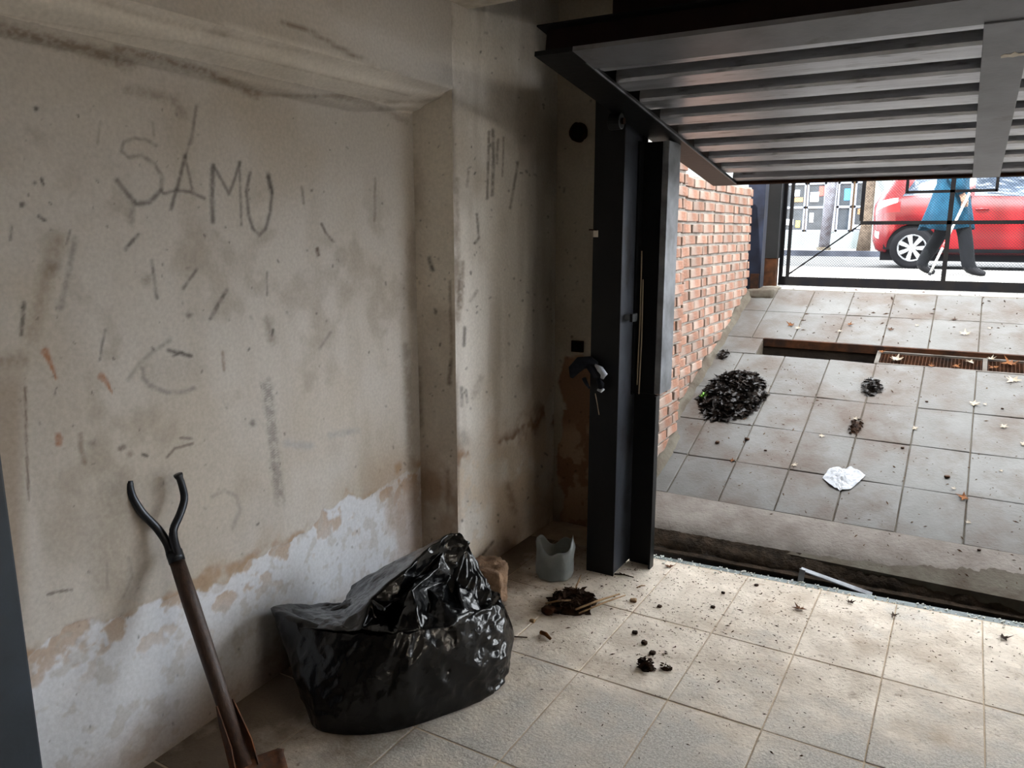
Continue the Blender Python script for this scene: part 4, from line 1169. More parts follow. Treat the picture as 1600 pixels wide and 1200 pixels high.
def leaf_mesh(name, seed, size, curl):
    """plane-tree leaf: five pointed lobes, gently curled, with a stalk"""
    r = random.Random(seed); pts = []
    lobes = [(-150, .45), (-128, .30), (-105, .78), (-72, .40), (-48, .95), (-22, .45), (0, 1.05), (22, .45), (48, .95), (72, .40), (105, .78), (128, .30), (150, .45)]
    for a, q in lobes:
        a = math.radians(a + r.uniform(-6, 6)); q *= r.uniform(.85, 1.12) * size
        pts.append((q * math.cos(a), q * math.sin(a)))
    n = len(pts); vs = []
    for s in (1.0, 0.5):
        for x, y in pts:
            x, y = x * s, y * s; rr = math.hypot(x, y) / size
            vs.append((x, y, 0.004 + curl * size * (rr ** 2) * (0.6 + 0.5 * math.sin(3 * math.atan2(y, x) + seed))))
    vs.append((0, 0, 0.004)); fs = []
    for i in range(n - 1):
        fs.append((i, i + 1, n + i + 1, n + i)); fs.append((n + i, n + i + 1, 2 * n))
    b = len(vs); vs += [(0, -.006 * size, .003), (0, .006 * size, .003), (-size * .75, .1 * size, .008)]; fs.append((b, b + 1, b + 2))
    me = bpy.data.meshes.new(name); me.from_pydata(vs, [], fs); me.update()
    return me


def leaf(pos, size, m, seed, label, curl=.25, slope=0.0, rotz=None, flip=False):
    me = leaf_mesh('fallen_leaf', seed, size, curl); me.materials.append(MATS[m])
    o = bpy.data.objects.new('fallen_leaf', me); COL.objects.link(o)
    zmin = min(v.co.z for v in me.vertices)
    o.location = Vector(pos) + Vector((0, 0, 0.002 - min(0, zmin)))
    rz = random.Random(seed).uniform(0, 6.28) if rotz is None else rotz
    o.rotation_euler = (Matrix.Rotation(slope, 4, 'X') @ Matrix.Rotation(rz, 4, 'Z')).to_euler()
    so = o.modifiers.new('thickness', 'SOLIDIFY'); so.thickness = 0.0006
    tag(o, label, 'leaf', 'fallen plane tree leaves')


SL = math.atan(RS)
ramp_leaves = [
    (1237, 509, .042, 'leaf_brown', 'brown leaf on the upper tiles at left above the open trench'), (1247, 514, .030, 'leaf_pale', 'pale leaf touching the brown leaf above the open trench'),
    (1313, 518, .026, 'leaf_pale', 'small pale leaf on upper tiles above the grating end'), (1327, 508, .030, 'leaf_brown', 'small brown leaf on upper tiles, second from left'),
    (1393, 516, .034, 'leaf_dark', 'dark shrivelled leaf on upper tiles left of centre'), (1508, 523, .046, 'leaf_pale', 'broad pale leaf on the upper tiles at right'),
    (1490, 500, .026, 'leaf_dark', 'small dark leaf high on the upper tiles'), (1433, 510, .020, 'leaf_pale', 'tiny pale leaf on the middle of the upper tiles'), (1547, 514, .018, 'leaf_pale', 'tiny pale leaf on upper tiles near the right edge'),
    (1520, 632, .040, 'leaf_pale', 'pale leaf on the lower tiles below the grating'), (1540, 633, .016, 'leaf_pale', 'tiny pale leaf beside the pale leaf below the grating'), (1337, 656, .022, 'leaf_pale', 'pale curled leaf on the small mud heap above the white paper'),
    (1428, 670, .028, 'leaf_pale', 'pale brown leaf right of the small mud heap'), (1285, 682, .026, 'leaf_pale', 'pale leaf left of the small mud heap'), (1240, 727, .026, 'leaf_pale', 'flat pale leaf on the tile joint left of white paper'),
    (1143, 721, .022, 'leaf_brown', 'small tan leaf near the foot of the brick wall'), (1566, 667, .030, 'leaf_pale', 'torn pale leaf lying far right on the lower tiles'), (1597, 695, .026, 'leaf_pale', 'white leaf at the right picture edge on the ramp'),
    (1507, 778, .040, 'leaf_brown', 'curled brown leaf low on the ramp at right'), (1490, 765, .016, 'leaf_pale', 'tiny pale leaf just above the curled brown leaf'), (1513, 818, .018, 'leaf_pale', 'small pale leaf on the lowest row of tiles'),
    (1565, 737, .014, 'leaf_pale', 'tiny white leaf above and right of the curled brown leaf')]
for i, (u, v, s, m, lb) in enumerate(ramp_leaves):
    p = on_ramp(u, v)
    leaf(p, s, m, 40 + i, lb, .45 if m == 'leaf_brown' else .28, SL)
grate_leaves = [(1400, 563, .058, 'leaf_pale', 'large pale leaf on the left end of the grating'), (1377, 551, .030, 'leaf_brown', 'tan leaf stuck at the left corner of the grating'), (1456, 573, .026, 'leaf_brown', 'orange leaf on the middle of the grating'),
                (1492, 573, .034, 'leaf_brown', 'orange brown leaf in front of the grating crossbar'), (1518, 567, .036, 'leaf_pale', 'pale leaf beside the grating crossbar'), (1552, 575, .040, 'leaf_brown', 'brown leaf right of the grating crossbar'),
                (1580, 570, .062, 'leaf_brown', 'largest brown leaf at the right end of the grating'), (1548, 562, .034, 'leaf_pale', 'pale leaf behind the brown leaves on the grating')]
for i, (u, v, s, m, lb) in enumerate(grate_leaves):
    d = ray(u, v); t = (zg(0) - CAM_H + 0.004) / (d[2] - 0.28 * d[1])
    p = Vector((d[0] * t, d[1] * t, CAM_H + d[2] * t)); p.y = min(p.y, 5.56)
    p.z = zg(p.y) + 0.004; leaf(p, s, m, 90 + i, lb, .5, math.atan(.28))
p = on_ramp(1583, 596); leaf(p, .055, 'leaf_pale', 131, 'wide pale leaf below the right end of the grating', .3, SL)
for i, (u, v, s, m, lb) in enumerate([(1046, 886, .034, 'leaf_brown', 'brown leaf on the garage floor beside the door post'), (1250, 952, .036, 'leaf_brown', 'brown leaf on the dusty floor near the metal angle'),
                                      (1566, 998, .030, 'leaf_dark', 'dark leaf on the garage floor at the right edge'), (1395, 963, .022, 'leaf_dark', 'small dark leaf on the floor below the drain channel'), (1328, 943, .024, 'leaf_dark', 'dark leaf scrap on the floor right of the brown leaf')]):
    leaf(at(u, v, z=0.0), s, m, 150 + i, lb, .5)


def flake_heap(name, c, rx, ry, h, n, m, seed, slope=0.0, size=.03, lab=None, cat=None):
    """heap of overlapping bent flakes on a mound"""
    r = random.Random(seed); b = MB(); Rm = Matrix.Rotation(math.atan(slope), 3, 'X')
    for q in range(12):
        for k in range(24): pass
    ring = 28; vs = []; lv = 7
    for j in range(lv):
        q = j / (lv - 1)
        for k in range(ring):
            a = 2 * math.pi * k / ring; w = 1 + .22 * fbm3((math.cos(a), math.sin(a), q), 1.5, 3, seed)
            x, y = rx * (1 - q) * w * math.cos(a), ry * (1 - q) * w * math.sin(a)
            z = h * (1 - (1 - q) ** 2) * (1 + .25 * fbm3((x * 20, y * 20, 0), .6, 3, seed)) - .004
            vs.append(Vector(c) + Vector((x, y, z + slope * y)))
    b.add(vs, [(j * ring + k, j * ring + (k + 1) % ring, (j + 1) * ring + (k + 1) % ring, (j + 1) * ring + k) for j in range(lv - 1) for k in range(ring)])
    for _ in range(n):
        a = r.uniform(0, 6.28); q = math.sqrt(r.random()) * 1.08; x, y = rx * q * math.cos(a), ry * q * math.sin(a)
        z = h * max(0, 1 - q * q) + r.uniform(.001, .012)
        s = size * r.uniform(.5, 1.2); M = Matrix.Rotation(r.uniform(0, 6.28), 3, 'Z') @ Matrix.Rotation(r.gauss(0, .45), 3, 'X') @ Matrix.Rotation(r.gauss(0, .45), 3, 'Y')
        o = Vector(c) + Vector((x, y, z + slope * y))
        w = r.uniform(.3, .55)
        pts = [(-1, 0, 0), (-.4, -w, .18), (.4, -w * .9, .12), (1, 0, -.05), (.45, w, .2), (-.35, w * 1.1, .1), (0, 0, -.12)]
        P = [o + M @ (Vector(p_) * s) for p_ in pts]
        zf = lambda p_: c[2] + slope * (p_.y - c[1]) + .001
        P = [Vector((p_.x, p_.y, max(p_.z, zf(p_)))) for p_ in P]
        b.add(P, [(6, 0, 1), (6, 1, 2), (6, 2, 3), (6, 3, 4), (6, 4, 5), (6, 5, 0)])
    o = b.build(name, m)
    tag(o, lab, cat, kind='stuff')
    return o


c = on_ramp(1136, 618); flake_heap('wet_leaf_heap', (c.x + .035, c.y, c.z), .18, .27, .085, 620, 'wet_leaf', 3, RS, .034, 'heap of wet black leaves by the brick wall on the ramp', 'leaf heap')
c = on_ramp(1362, 606); flake_heap('mud_heap', c, .055, .09, .022, 90, 'wet_leaf', 5, RS, .018, 'small dark mud and leaf heap below the trench', 'mud heap')
c = on_ramp(1337, 668); flake_heap('mud_clod', c, .035, .07, .022, 50, 'leaf_dark', 6, RS, .014, 'small crumbly mud clod above the white paper', 'mud heap')
c = on_ramp(1133, 556); flake_heap('leaf_litter', (-1.42, c.y, ramp_z(c.y)), .035, .06, .025, 40, 'wet_leaf', 8, RS, .016, 'small dark litter clump against the brick wall', 'leaf heap')
c = at(893, 945, z=0); flake_heap('debris_heap', (c.x, c.y, 0.002), .085, .10, .045, 150, 'leaf_dark', 9, 0, .026, 'heap of swept dry leaves and dirt in front of the post', 'debris heap')
c = at(1010, 1044, z=0); flake_heap('dirt_clod', (c.x, c.y, 0.002), .030, .022, .028, 40, 'leaf_dark', 10, 0, .014, 'dark dirt clod on the open garage floor', 'dirt clod')
c = at(1040, 1046, z=0); flake_heap('dirt_crumb', (c.x, c.y, 0.002), .018, .012, .012, 16, 'leaf_dark', 11, 0, .010, 'small dirt crumb right of the dirt clod', 'dirt clod')
# weed at the brick wall
c = on_ramp(1083, 622)
wb_ = MB(); r = random.Random(4)
for _ in range(26):
    a = r.uniform(0, 6.28); l = r.uniform(.02, .05); q = Vector((math.cos(a) * .6, math.sin(a) * .6, r.uniform(.5, 1.1))).normalized(); s = q.cross(Vector((0, 0, 1))).normalized() * .008
    p0 = Vector((-1.385, c.y, ramp_z(c.y) + .01)) + Vector((r.uniform(-.008, .02), r.uniform(-.03, .03), 0)); mid = p0 + q * l * .6
    wb_.add([p0, mid + s, p0 + q * l, mid - s], [(0, 1, 2, 3)])
tag(wb_.build('weed', 'weed'), 'small bright green weed at the brick wall base', 'weed')

# sticks, wood bits and pebbles on the floor
def stick(u0, v0, u1, v1, r_, lb, m='twig', z0=.01, z1=.01, name='dry_stick', group='dry sticks on the garage floor'):
    a, b = at(u0, v0, z=z0), at(u1, v1, z=z1); mid = (a + b) / 2 + Vector((0, .004, .003))
    tag(MB().tube([a, mid, b], [r_, r_ * 1.05, r_ * .7], 7).build(name, m, smooth=True), lb, 'stick', group)


stick(905, 958, 977, 930, .0035, 'longest thin stick lying right out of the leaf heap', z0=.03, z1=.012)
stick(900, 952, 968, 928, .0045, 'thicker pale stick on the right of the leaf heap', z0=.04, z1=.02)
stick(852, 943, 892, 938, .004, 'pale split stick across the left of the leaf heap', z0=.03, z1=.045)
stick(898, 922, 908, 898, .003, 'thin stick pointing from the heap to the plastic jar', z0=.03, z1=.006)
stick(782, 997, 824, 996, .0028, 'thin dark stick beside the rubbish bag', 'leaf_dark', .004, .004)
stick(845, 988, 860, 998, .008, 'short stubby piece of split wood on the floor', 'leaf_brown', .009, .009, name='wood_chip')
stick(960, 897, 990, 902, .003, 'short dark twig at the foot of the post', 'leaf_dark', .004, .004)
stick(995, 918, 1008, 915, .0025, 'short tan twig right of the post', 'twig', .004, .004)
for i, (u, v, s, lb) in enumerate([(858, 953, .024, 'reddish brown clay lump at the left of the leaf heap'), (1031, 947, .008, 'small round brown nut on the floor'), (990, 938, .012, 'pale bark chip on the floor near the heap'), (832, 970, .010, 'little grey chip near the concrete chunk'),
                                   (1007, 1004, .010, 'dark pebble above the dirt clod, nearest to it'), (992, 988, .009, 'dark pebble in the row above the dirt clod'), (1020, 1020, .010, 'dark pebble touching the line right of the dirt clod'), (1130, 926, .007, 'tiny black pebble near the drain channel'),
                                   (1114, 948, .008, 'tiny black pebble on the dusty floor centre'), (1182, 914, .008, 'small black crumb just below the drain channel')]):
    p = at(u, v, z=s * .5)
    o = rough_box('pebble', p - Vector((s, s, s * .5)), p + Vector((s, s * .8, s * .6)), 'rust' if i == 0 else ('twig' if i in (2, 3) else 'leaf_dark'), 3, s * .35, 60, i, round_=.7)
    tag(o, lb, 'pebble', 'small lumps on the garage floor')
for i, (u, v, lb) in enumerate([(1167, 687, 'dark pebble below the wet leaf heap, the largest on the ramp'), (1121, 692, 'dark pebble directly beneath the wet leaf heap'), (1480, 746, 'dark pebble above the curled brown leaf'), (1196, 704, 'tiny dark crumb right of the leaf heap pebbles'),
                          (1530, 860, 'lone dark crumb on the ramp nose at right'), (1410, 700, 'dark crumb up and right of the white paper'), (1448, 628, 'dark crumb below the middle of the grating'), (1566, 639, 'dark crumb below the right end of the grating')]):
    p = on_ramp(u, v); s = .012 if i < 3 else .007
    o = rough_box('pebble', p - Vector((s, s, s * .1)), p + Vector((s, s * .8, s * .9)), 'leaf_dark', 3, s * .3, 60, i + 20, round_=.7)
    tag(o, lb, 'pebble', 'dark pebbles on the ramp')


def scatter(name, n, fn, m, seed, smin, smax, lab):
    r = random.Random(seed); b = MB()
    for _ in range(n):
        p, sl = fn(r); s = r.uniform(smin, smax) * (1 if r.random() > .1 else 1.8)
        a = r.uniform(0, 6.28); l = r.uniform(.8, 2.6)
        e = Vector((math.cos(a), math.sin(a), sl * math.sin(a))) * s * l; f = Vector((-math.sin(a), math.cos(a), sl * math.cos(a))) * s * .6; t = Vector((0, 0, s * .7))
        b.add([p - e, p + f, p + e, p - f, p + t], [(0, 1, 4), (1, 2, 4), (2, 3, 4), (3, 0, 4)])
    tag(b.build(name, m), lab, 'debris', kind='stuff')


def f_ramp(r):
    while True:
        x = r.uniform(-1.4, 1.4); y = r.uniform(3.62, 5.36)
        if r.random() < .35 + .65 * max(0, fbm3((x, y, 0), 2.2, 4, 1) + .3): return Vector((x, y, ramp_z(y) + .001)), RS


def f_floor(r):
    while True:
        x = r.uniform(-1.6, 1.2); y = r.uniform(1.6, 3.25)
        k_ = math.exp(-((x + .9) / .5) ** 2 - ((y - 2.8) / .5) ** 2) + .25 * math.exp(-((y - 3.1) / .25) ** 2)
        if y < EDGE(x) - .02 and r.random() < k_ + .02: return Vector((x, y, .0025)), 0


def f_ramp2(r):
    x = r.uniform(-1.2, 1.2); y = r.uniform(5.65, 6.75)
    return Vector((x, y, (ramp_z(y) if y < 6.4 else GZ + .003) + .001)), RS if y < 6.4 else 0


scatter('ramp_litter', 900, f_ramp, 'crumb', 1, .0015, .0045, 'fine brown crumbs and leaf bits strewn over the ramp tiles')
scatter('floor_litter', 1700, f_floor, 'crumb', 2, .0010, .0032, 'fine dirt crumbs strewn over the dusty garage floor')
scatter('landing_litter', 260, f_ramp2, 'leaf_dark', 3, .003, .008, 'dark leaf bits strewn on the landing before the gate')

# crumpled white paper on the ramp
def paper():
    c = on_ramp(1317, 749); n = 22; vs = []
    out = [(1285, 748), (1296, 735), (1308, 731), (1318, 735), (1330, 733), (1343, 737), (1352, 745), (1340, 757), (1328, 766), (1312, 768), (1296, 760)]
    ring = [on_ramp(*q) for q in out]; m = len(ring); lv = 8
    for j in range(lv):
        q = 1 - j / (lv - 1) * .95
        for k_ in range(m * 4):
            a, b = ring[k_ // 4], ring[(k_ // 4 + 1) % m]; p = a.lerp(b, (k_ % 4) / 4); p = c.lerp(p, q)
            h = .004 + .020 * abs(noise.noise(p * 26)) + .008 * abs(noise.noise(p * 60)) * (1 if j else .3) + .012 * (1 - q)
            vs.append((p.x, p.y, ramp_z(p.y) + h))
    M4 = m * 4
    fs = [(j * M4 + k_, j * M4 + (k_ + 1) % M4, (j + 1) * M4 + (k_ + 1) % M4, (j + 1) * M4 + k_) for j in range(lv - 1) for k_ in range(M4)]
    fs.append(tuple((lv - 1) * M4 + k_ for k_ in range(M4)))
    o = MB().add(vs, fs).build('crumpled_paper', 'paper')
    o.modifiers.new('thickness', 'SOLIDIFY').thickness = -.001
    tag(o, 'crumpled white paper wipe lying on the ramp tiles', 'paper')


paper()
# loose steel angle propped in the channel
br_ = thing('steel_angle', 'loose bent steel angle propped up in the drain channel', 'steel angle', (-.5, 3.38, -.02))
a, b_, c_ = Vector((-.515, 3.385, -.015)), Vector((-.51, 3.40, .035)), Vector((-.22, 3.415, -.020))
MB().prism([b_ + Vector((0, 0, .004)), c_ + Vector((0, 0, .004)), c_ + Vector((0, -.02, -.004)), b_ + Vector((.0, -.022, -.002))], (0, 0, -.004)).build('long_leg', 'worn_edge', br_)
MB().prism([b_ + Vector((-.005, -.02, .003)), b_ + Vector((.020, -.02, .0)), a + Vector((.020, -.02, -.005)), a + Vector((-.003, -.02, -.005))], (0, .004, 0)).build('short_leg', 'worn_edge', br_)

# ------------------------------------------------------------------ gate at the top of the ramp
def gate():
    pz = thing('gate_post', 'dark blue steel gate post at the end of the brick wall', 'post', (-1.5, 6.38, .98))
    MB().box((-1.565, 6.33, .98), (-1.43, 6.45, 2.5)).build('post_tube', 'blue_post', pz, bevel=.004)
    MB().box((-1.505, 6.318, .985), (-1.44, 6.33, 1.17)).build('lower_plate', 'rust', pz)
    p2 = thing('gate_post', 'rusty brown gate post against the mesh gate', 'post', (-1.47, 6.82, 1.0))
    MB().box((-1.53, 6.76, 1.0), (-1.405, 6.85, 1.28)).build('post_foot', 'rust', p2)
    MB().box((-1.53, 6.755, 1.28), (-1.395, 6.85, 2.5)).build('post_tube', 'black_steel', p2, bevel=.004)
    MB().box((-1.56, 6.70, .98), (-1.54, 6.76, 2.5)).build('rear_plate', 'rust', p2)
    cp = rough_box('cement_pad', (-1.56, 6.24, .92), (-1.30, 6.62, 1.055), 'concrete', 8, .02, 9, 4, round_=.15)
    tag(cp, 'grey cement pad around the foot of the gate posts', 'cement pad')
    g = thing('mesh_gate', 'black steel gate with fine wire mesh at street level', 'gate', (-1.4, 6.88, 1.06))
    y0, y1 = 6.86, 6.895; Z1 = 2.55; X1 = 2.9

    def bar(nm, xa, xb, za, zb, ya=y0, yb=y1, m='gate_steel'): return MB().box((xa, ya, za), (xb, yb, zb)).build(nm, m, g)
    bar('bottom_rail', -1.40, X1, 1.052, 1.125); bar('top_rail', -1.40, X1, Z1 - .05, Z1)
    bar('hinge_stile', -1.40, -1.372, 1.125, Z1 - .05); bar('lock_stile', X1 - .04, X1, 1.125, Z1 - .05)
    bar('edge_rod', -1.342, -1.318, 1.125, Z1 - .05)
    bar('upright', -.182, -.150, 1.125, Z1 - .05); bar('upright', .95, .98, 1.125, Z1 - .05); bar('upright', 1.95, 1.98, 1.125, Z1 - .05)
    bar('cross_rail', -.79, X1 - .04, 1.555, 1.583); bar('inner_stile', -.80, -.775, 1.583, Z1 - .05)
    bar('panel_rail', -.475, .12, 1.792, 1.812); bar('panel_stile', -.488, -.468, 1.792, Z1 - .05); bar('panel_stile', .108, .128, 1.792, Z1 - .05)
    MB().tube([(-1.33, 6.905, 1.14), (-.79, 6.905, 1.56)], .006, 6).build('brace_rod', 'gate_steel', g)
    b = MB(); P = .021; w = .0013; H = Z1 - 1.1; yA = 6.872
    X0 = -1.37; XW = X1 - .03 - X0
    n = int((XW + H) / P)
    for k_ in range(n):
        for sgn in (1, -1):
            s0 = k_ * P - H
            # x = s0 + t, z = t  (mirrored for sgn -1)
            t0 = max(0, -s0); t1 = min(H, XW - s0)
            if t1 - t0 < .01: continue
            pa, pb = (s0 + t0, t0), (s0 + t1, t1)
            f_ = (lambda q: (X0 + q[0], 1.1 + q[1])) if sgn > 0 else (lambda q: (X0 + XW - q[0], 1.1 + q[1]))
            (xa, za), (xb, zb) = f_(pa), f_(pb)
            b.add([(xa - w, yA, za), (xa + w, yA, za), (xb + w, yA, zb), (xb - w, yA, zb), (xa, yA + .002, za), (xb, yA + .002, zb)], [(0, 1, 2, 3), (0, 3, 5, 4), (1, 4, 5, 2)])
    tag(b.build('wire_mesh', 'mesh_wire', g), kind='stuff')


gate()

# ------------------------------------------------------------------ red car on the street
def car():
    YC, ZG = 14.75, .92; XR = -1.44
    t = thing('red_car', 'red hatchback car on the street behind the mesh gate', 'car', (.5, YC, ZG))
    LEN = 3.95
    # stations: s (m from the rear), sill z, belt z, roof z, half width at sill / belt / roof
    stn = [(0.00, .42, .98, 1.02, .52, .60, .50), (.05, .30, 1.02, 1.10, .70, .72, .55), (.14, .25, 1.08, 1.30, .78, .78, .56), (.30, .23, 1.11, 1.46, .83, .82, .58), (.55, .22, 1.12, 1.54, .85, .84, .60), (1.0, .22, 1.11, 1.58, .855, .85, .62),
           (1.6, .22, 1.09, 1.59, .855, .85, .63), (2.1, .22, 1.07, 1.56, .855, .85, .62), (2.5, .22, 1.05, 1.46, .855, .845, .60), (2.85, .22, 1.03, 1.24, .85, .83, .60), (3.1, .22, 1.00, 1.06, .85, .82, .62), (3.5, .24, .92, .97, .83, .79, .60), (3.8, .28, .80, .84, .74, .72, .52), (3.95, .40, .66, .68, .58, .58, .42)]
    ss = np.array([q[0] for q in stn]); S = np.linspace(0, LEN, 60)
    cols = [np.interp(S, ss, [q[i] for q in stn]) for i in range(1, 7)]
    ring_n = 15

    def section(i):
        zs, zb, zr, ws, wb2, wr = (c_[i] for c_ in cols)
        pts = [(0, zs), (ws * .8, zs), (ws * .97, zs + .03), (ws * 1.0, zs + .14), (ws * 1.01, zs + (zb - zs) * .45), (wb2 * 1.012, zs + (zb - zs) * .75), (wb2, zb - .03), (wb2 * .985, zb)]
        for q in (.15, .4, .65, .85, .96):
            pts.append((wb2 * .985 + (wr - wb2 * .985) * (q ** 1.3), zb + (zr - zb) * q))
        pts += [(wr * .8, zr + .004), (0, zr + .015)]
        return pts
    full = []
    for i in range(len(S)):
        h = section(i); full.append([(-y, z) for y, z in h] + [(y, z) for y, z in h[::-1][1:-1]])
    m = len(full[0]); vs = []; fs = []
    for i in range(len(S)):
        for (y, z) in full[i]: vs.append((XR + S[i], YC + y, ZG + z))
    for i in range(len(S) - 1):
        for k_ in range(m): fs.append((i * m + k_, i * m + (k_ + 1) % m, (i + 1) * m + (k_ + 1) % m, (i + 1) * m + k_))
    fs.append(tuple(range(m))); fs.append(tuple((len(S) - 1) * m + k_ for k_ in range(m))[::-1])
    body = MB().add(vs, fs).build('body', 'car_red', t, smooth=True)
    wx = [XR + .62, XR + 3.16]
    for x in wx:
        cut = MB(); cut.tube([(x, YC - 1.2, ZG + .325), (x, YC + 1.2, ZG + .325)], .375, 40)
        me = bpy.data.meshes.new('arch_cut'); me.from_pydata(cut.v, [], cut.f); me.update()
        bmx = bmesh.new(); bmx.from_mesh(me); bmesh.ops.recalc_face_normals(bmx, faces=bmx.faces); bmx.to_mesh(me); bmx.free()
        co = bpy.data.objects.new('arch_cut', me); COL.objects.link(co)
        md = body.modifiers.new('arch', 'BOOLEAN'); md.object = co; md.operation = 'DIFFERENCE'; md.solver = 'EXACT'
        dg = bpy.context.evaluated_depsgraph_get(); nm = bpy.data.meshes.new_from_object(body.evaluated_get(dg))
        body.modifiers.clear(); body.data = nm
        bpy.data.objects.remove(co)
    for p in body.data.polygons: p.use_smooth = True

    def patch(nm, s0, s1, k0, k1, mt, off=.006, par=None, side=-1, nS=10):
        """panel lying on the body side between stations s0..s1 and ring points k0..k1"""
        v_, f_ = [], []
        for a in range(nS + 1):
            s_ = s0 + (s1 - s0) * a / nS
            i = np.searchsorted(S, s_) - 1; i = min(max(i, 0), len(S) - 2); f = (s_ - S[i]) / (S[i + 1] - S[i])
            A_, B_ = section(i), section(i + 1)
            def pt(k2):
                kk = int(min(k2, len(A_) - 1.001)); g_ = k2 - kk
                ya = A_[kk][0] + (A_[kk + 1][0] - A_[kk][0]) * g_; za = A_[kk][1] + (A_[kk + 1][1] - A_[kk][1]) * g_
                yb = B_[kk][0] + (B_[kk + 1][0] - B_[kk][0]) * g_; zb = B_[kk][1] + (B_[kk + 1][1] - B_[kk][1]) * g_
                return ya + (yb - ya) * f, za + (zb - za) * f
            for b2 in range(7):
                k2 = k0(s_) + (k1(s_) - k0(s_)) * b2 / 6
                y, z = pt(k2); v_.append((XR + s_, YC + side * (y + off), ZG + z))
        for a in range(nS):
            for b2 in range(6): f_.append((a * 7 + b2, a * 7 + b2 + 1, (a + 1) * 7 + b2 + 1, (a + 1) * 7 + b2))
        o = MB().add(v_, f_).build(nm, mt, par or t, smooth=True)
        return o
    K = lambda v_: (lambda s_: v_)
    for sd in (-1, 1):
        patch('side_window', .42, 1.32, K(7.3), lambda s_: 7.35 + min(1, (s_ - .42) / .22) * 3.9, 'car_glass', side=sd)
        patch('side_window', 1.40, 2.50, K(7.3), lambda s_: 7.35 + min(1, (2.52 - s_) / .42) * 3.9, 'car_glass', side=sd)
        patch('tail_lamp', .02, .40, K(5.0), lambda s_: 7.0, 'lamp_red', .008, side=sd)
        q = patch('tail_lamp_lens', .06, .36, lambda s_: 5.4 + 1.2 * (s_ - .06), K(6.8), 'lamp_clear', .013, side=sd)
        patch('side_reflector', .05, .12, K(3.3), K(3.8), 'lamp_clear', .008, side=sd, nS=3)
        for s_ in (1.36, 2.48, .98):
            lo = K(3.0) if s_ != .98 else K(5.2)
            patch('door_seam', s_ - .006, s_ + .006, lo, K(7.2), 'car_black', .003, side=sd, nS=1)
        for s_ in (1.52, 2.62 - .22):
            i = np.searchsorted(S, s_); y = section(i)[5][0]; z = cols[0][i] + (cols[1][i] - cols[0][i]) * .80
            MB().tube([(XR + s_ - .09, YC + sd * (y + .02), ZG + z), (XR + s_, YC + sd * (y + .035), ZG + z), (XR + s_ + .09, YC + sd * (y + .02), ZG + z)], .014, 8).build('door_handle', 'car_red', t, smooth=True)
        patch('sill_trim', .95, 2.85, K(1.6), K(2.6), 'car_black', .004, side=sd)
        MB().box((XR + 2.40, YC + sd * .86 - .1, ZG + 1.06), (XR + 2.52, YC + sd * .86 + .1, ZG + 1.18)).build('wing_mirror', 'car_red', t, bevel=.03)
    # rear window, windscreen
    def cap(nm, s0, s1, mt):
        v_ = []
        for s_ in (s0, (s0 + s1) / 2, s1):
            z = np.interp(s_, S, cols[2]); w = np.interp(s_, S, cols[5]) * .86
            for y in (-w, 0, w): v_.append((XR + s_, YC + y, ZG + z + .022))
        MB().add(v_, [(a * 3 + b2, a * 3 + b2 + 1, a * 3 + b2 + 4, a * 3 + b2 + 3) for a in (0, 1) for b2 in (0, 1)]).build(nm, mt, t)
    cap('rear_window', .10, .40, 'car_glass'); cap('windscreen', 2.42, 3.0, 'car_glass')
    for x in wx:
        for sd in (-1, 1):
            yo = YC + sd * .76
            w = thing('wheel', None, None, (x, yo, ZG + .325)); adopt(w, t); w.location = (x, yo, ZG + .325)
            T = MB(); n = 40; pr = [(.20, -.09), (.27, -.10), (.305, -.09), (.322, -.06), (.325, 0), (.322, .06), (.305, .09), (.27, .10), (.20, .09)]
            v_ = [(x + r_ * math.cos(2 * math.pi * k_ / n), yo + dy, ZG + .325 + r_ * math.sin(2 * math.pi * k_ / n)) for r_, dy in pr for k_ in range(n)]
            T.add(v_, [(a * n + k_, a * n + (k_ + 1) % n, (a + 1) * n + (k_ + 1) % n, (a + 1) * n + k_) for a in range(len(pr) - 1) for k_ in range(n)])
            T.build('tyre', 'tyre', w, smooth=True)
            R_ = MB()
            v_ = [(x + r_ * math.cos(2 * math.pi * k_ / n), yo + sd * dy, ZG + .325 + r_ * math.sin(2 * math.pi * k_ / n)) for r_, dy in ((.218, .085), (.205, .10), (.19, .085), (.185, .03)) for k_ in range(n)]
            R_.add(v_, [(a * n + k_, a * n + (k_ + 1) % n, (a + 1) * n + (k_ + 1) % n, (a + 1) * n + k_) for a in range(3) for k_ in range(n)])
            for k_ in range(7):
                a = 2 * math.pi * k_ / 7; e = Vector((math.cos(a), 0, math.sin(a))); f = Vector((-math.sin(a), 0, math.cos(a))); o_ = Vector((x, yo + sd * .095, ZG + .325))
                R_.prism([o_ + e * .03 - f * .022, o_ + e * .20 - f * .036, o_ + e * .20 + f * .036, o_ + e * .03 + f * .022], (0, -sd * .03, 0))
            R_.tube([(x, yo + sd * .055, ZG + .325), (x, yo + sd * .105, ZG + .325)], .045, 16)
            R_.build('alloy_rim', 'alloy', w)
            MB().tube([(x, yo + sd * .02, ZG + .325), (x, yo + sd * .03, ZG + .325)], .20, 24).build('brake_disc', 'car_black', w)
    MB().box((XR + .15, YC - .62, ZG + .12), (XR + 3.8, YC + .62, ZG + .40)).build('underbody', 'car_black', t)
    for x in wx:
        MB().box((x - .42, YC - .80, ZG + .30), (x + .42, YC + .80, ZG + .74)).build('wheel_housing', 'car_black', t)
    MB().box((XR - .01, YC - .26, ZG + .50), (XR + .03, YC + .26, ZG + .62)).build('number_plate', 'goods_white', t)


car()

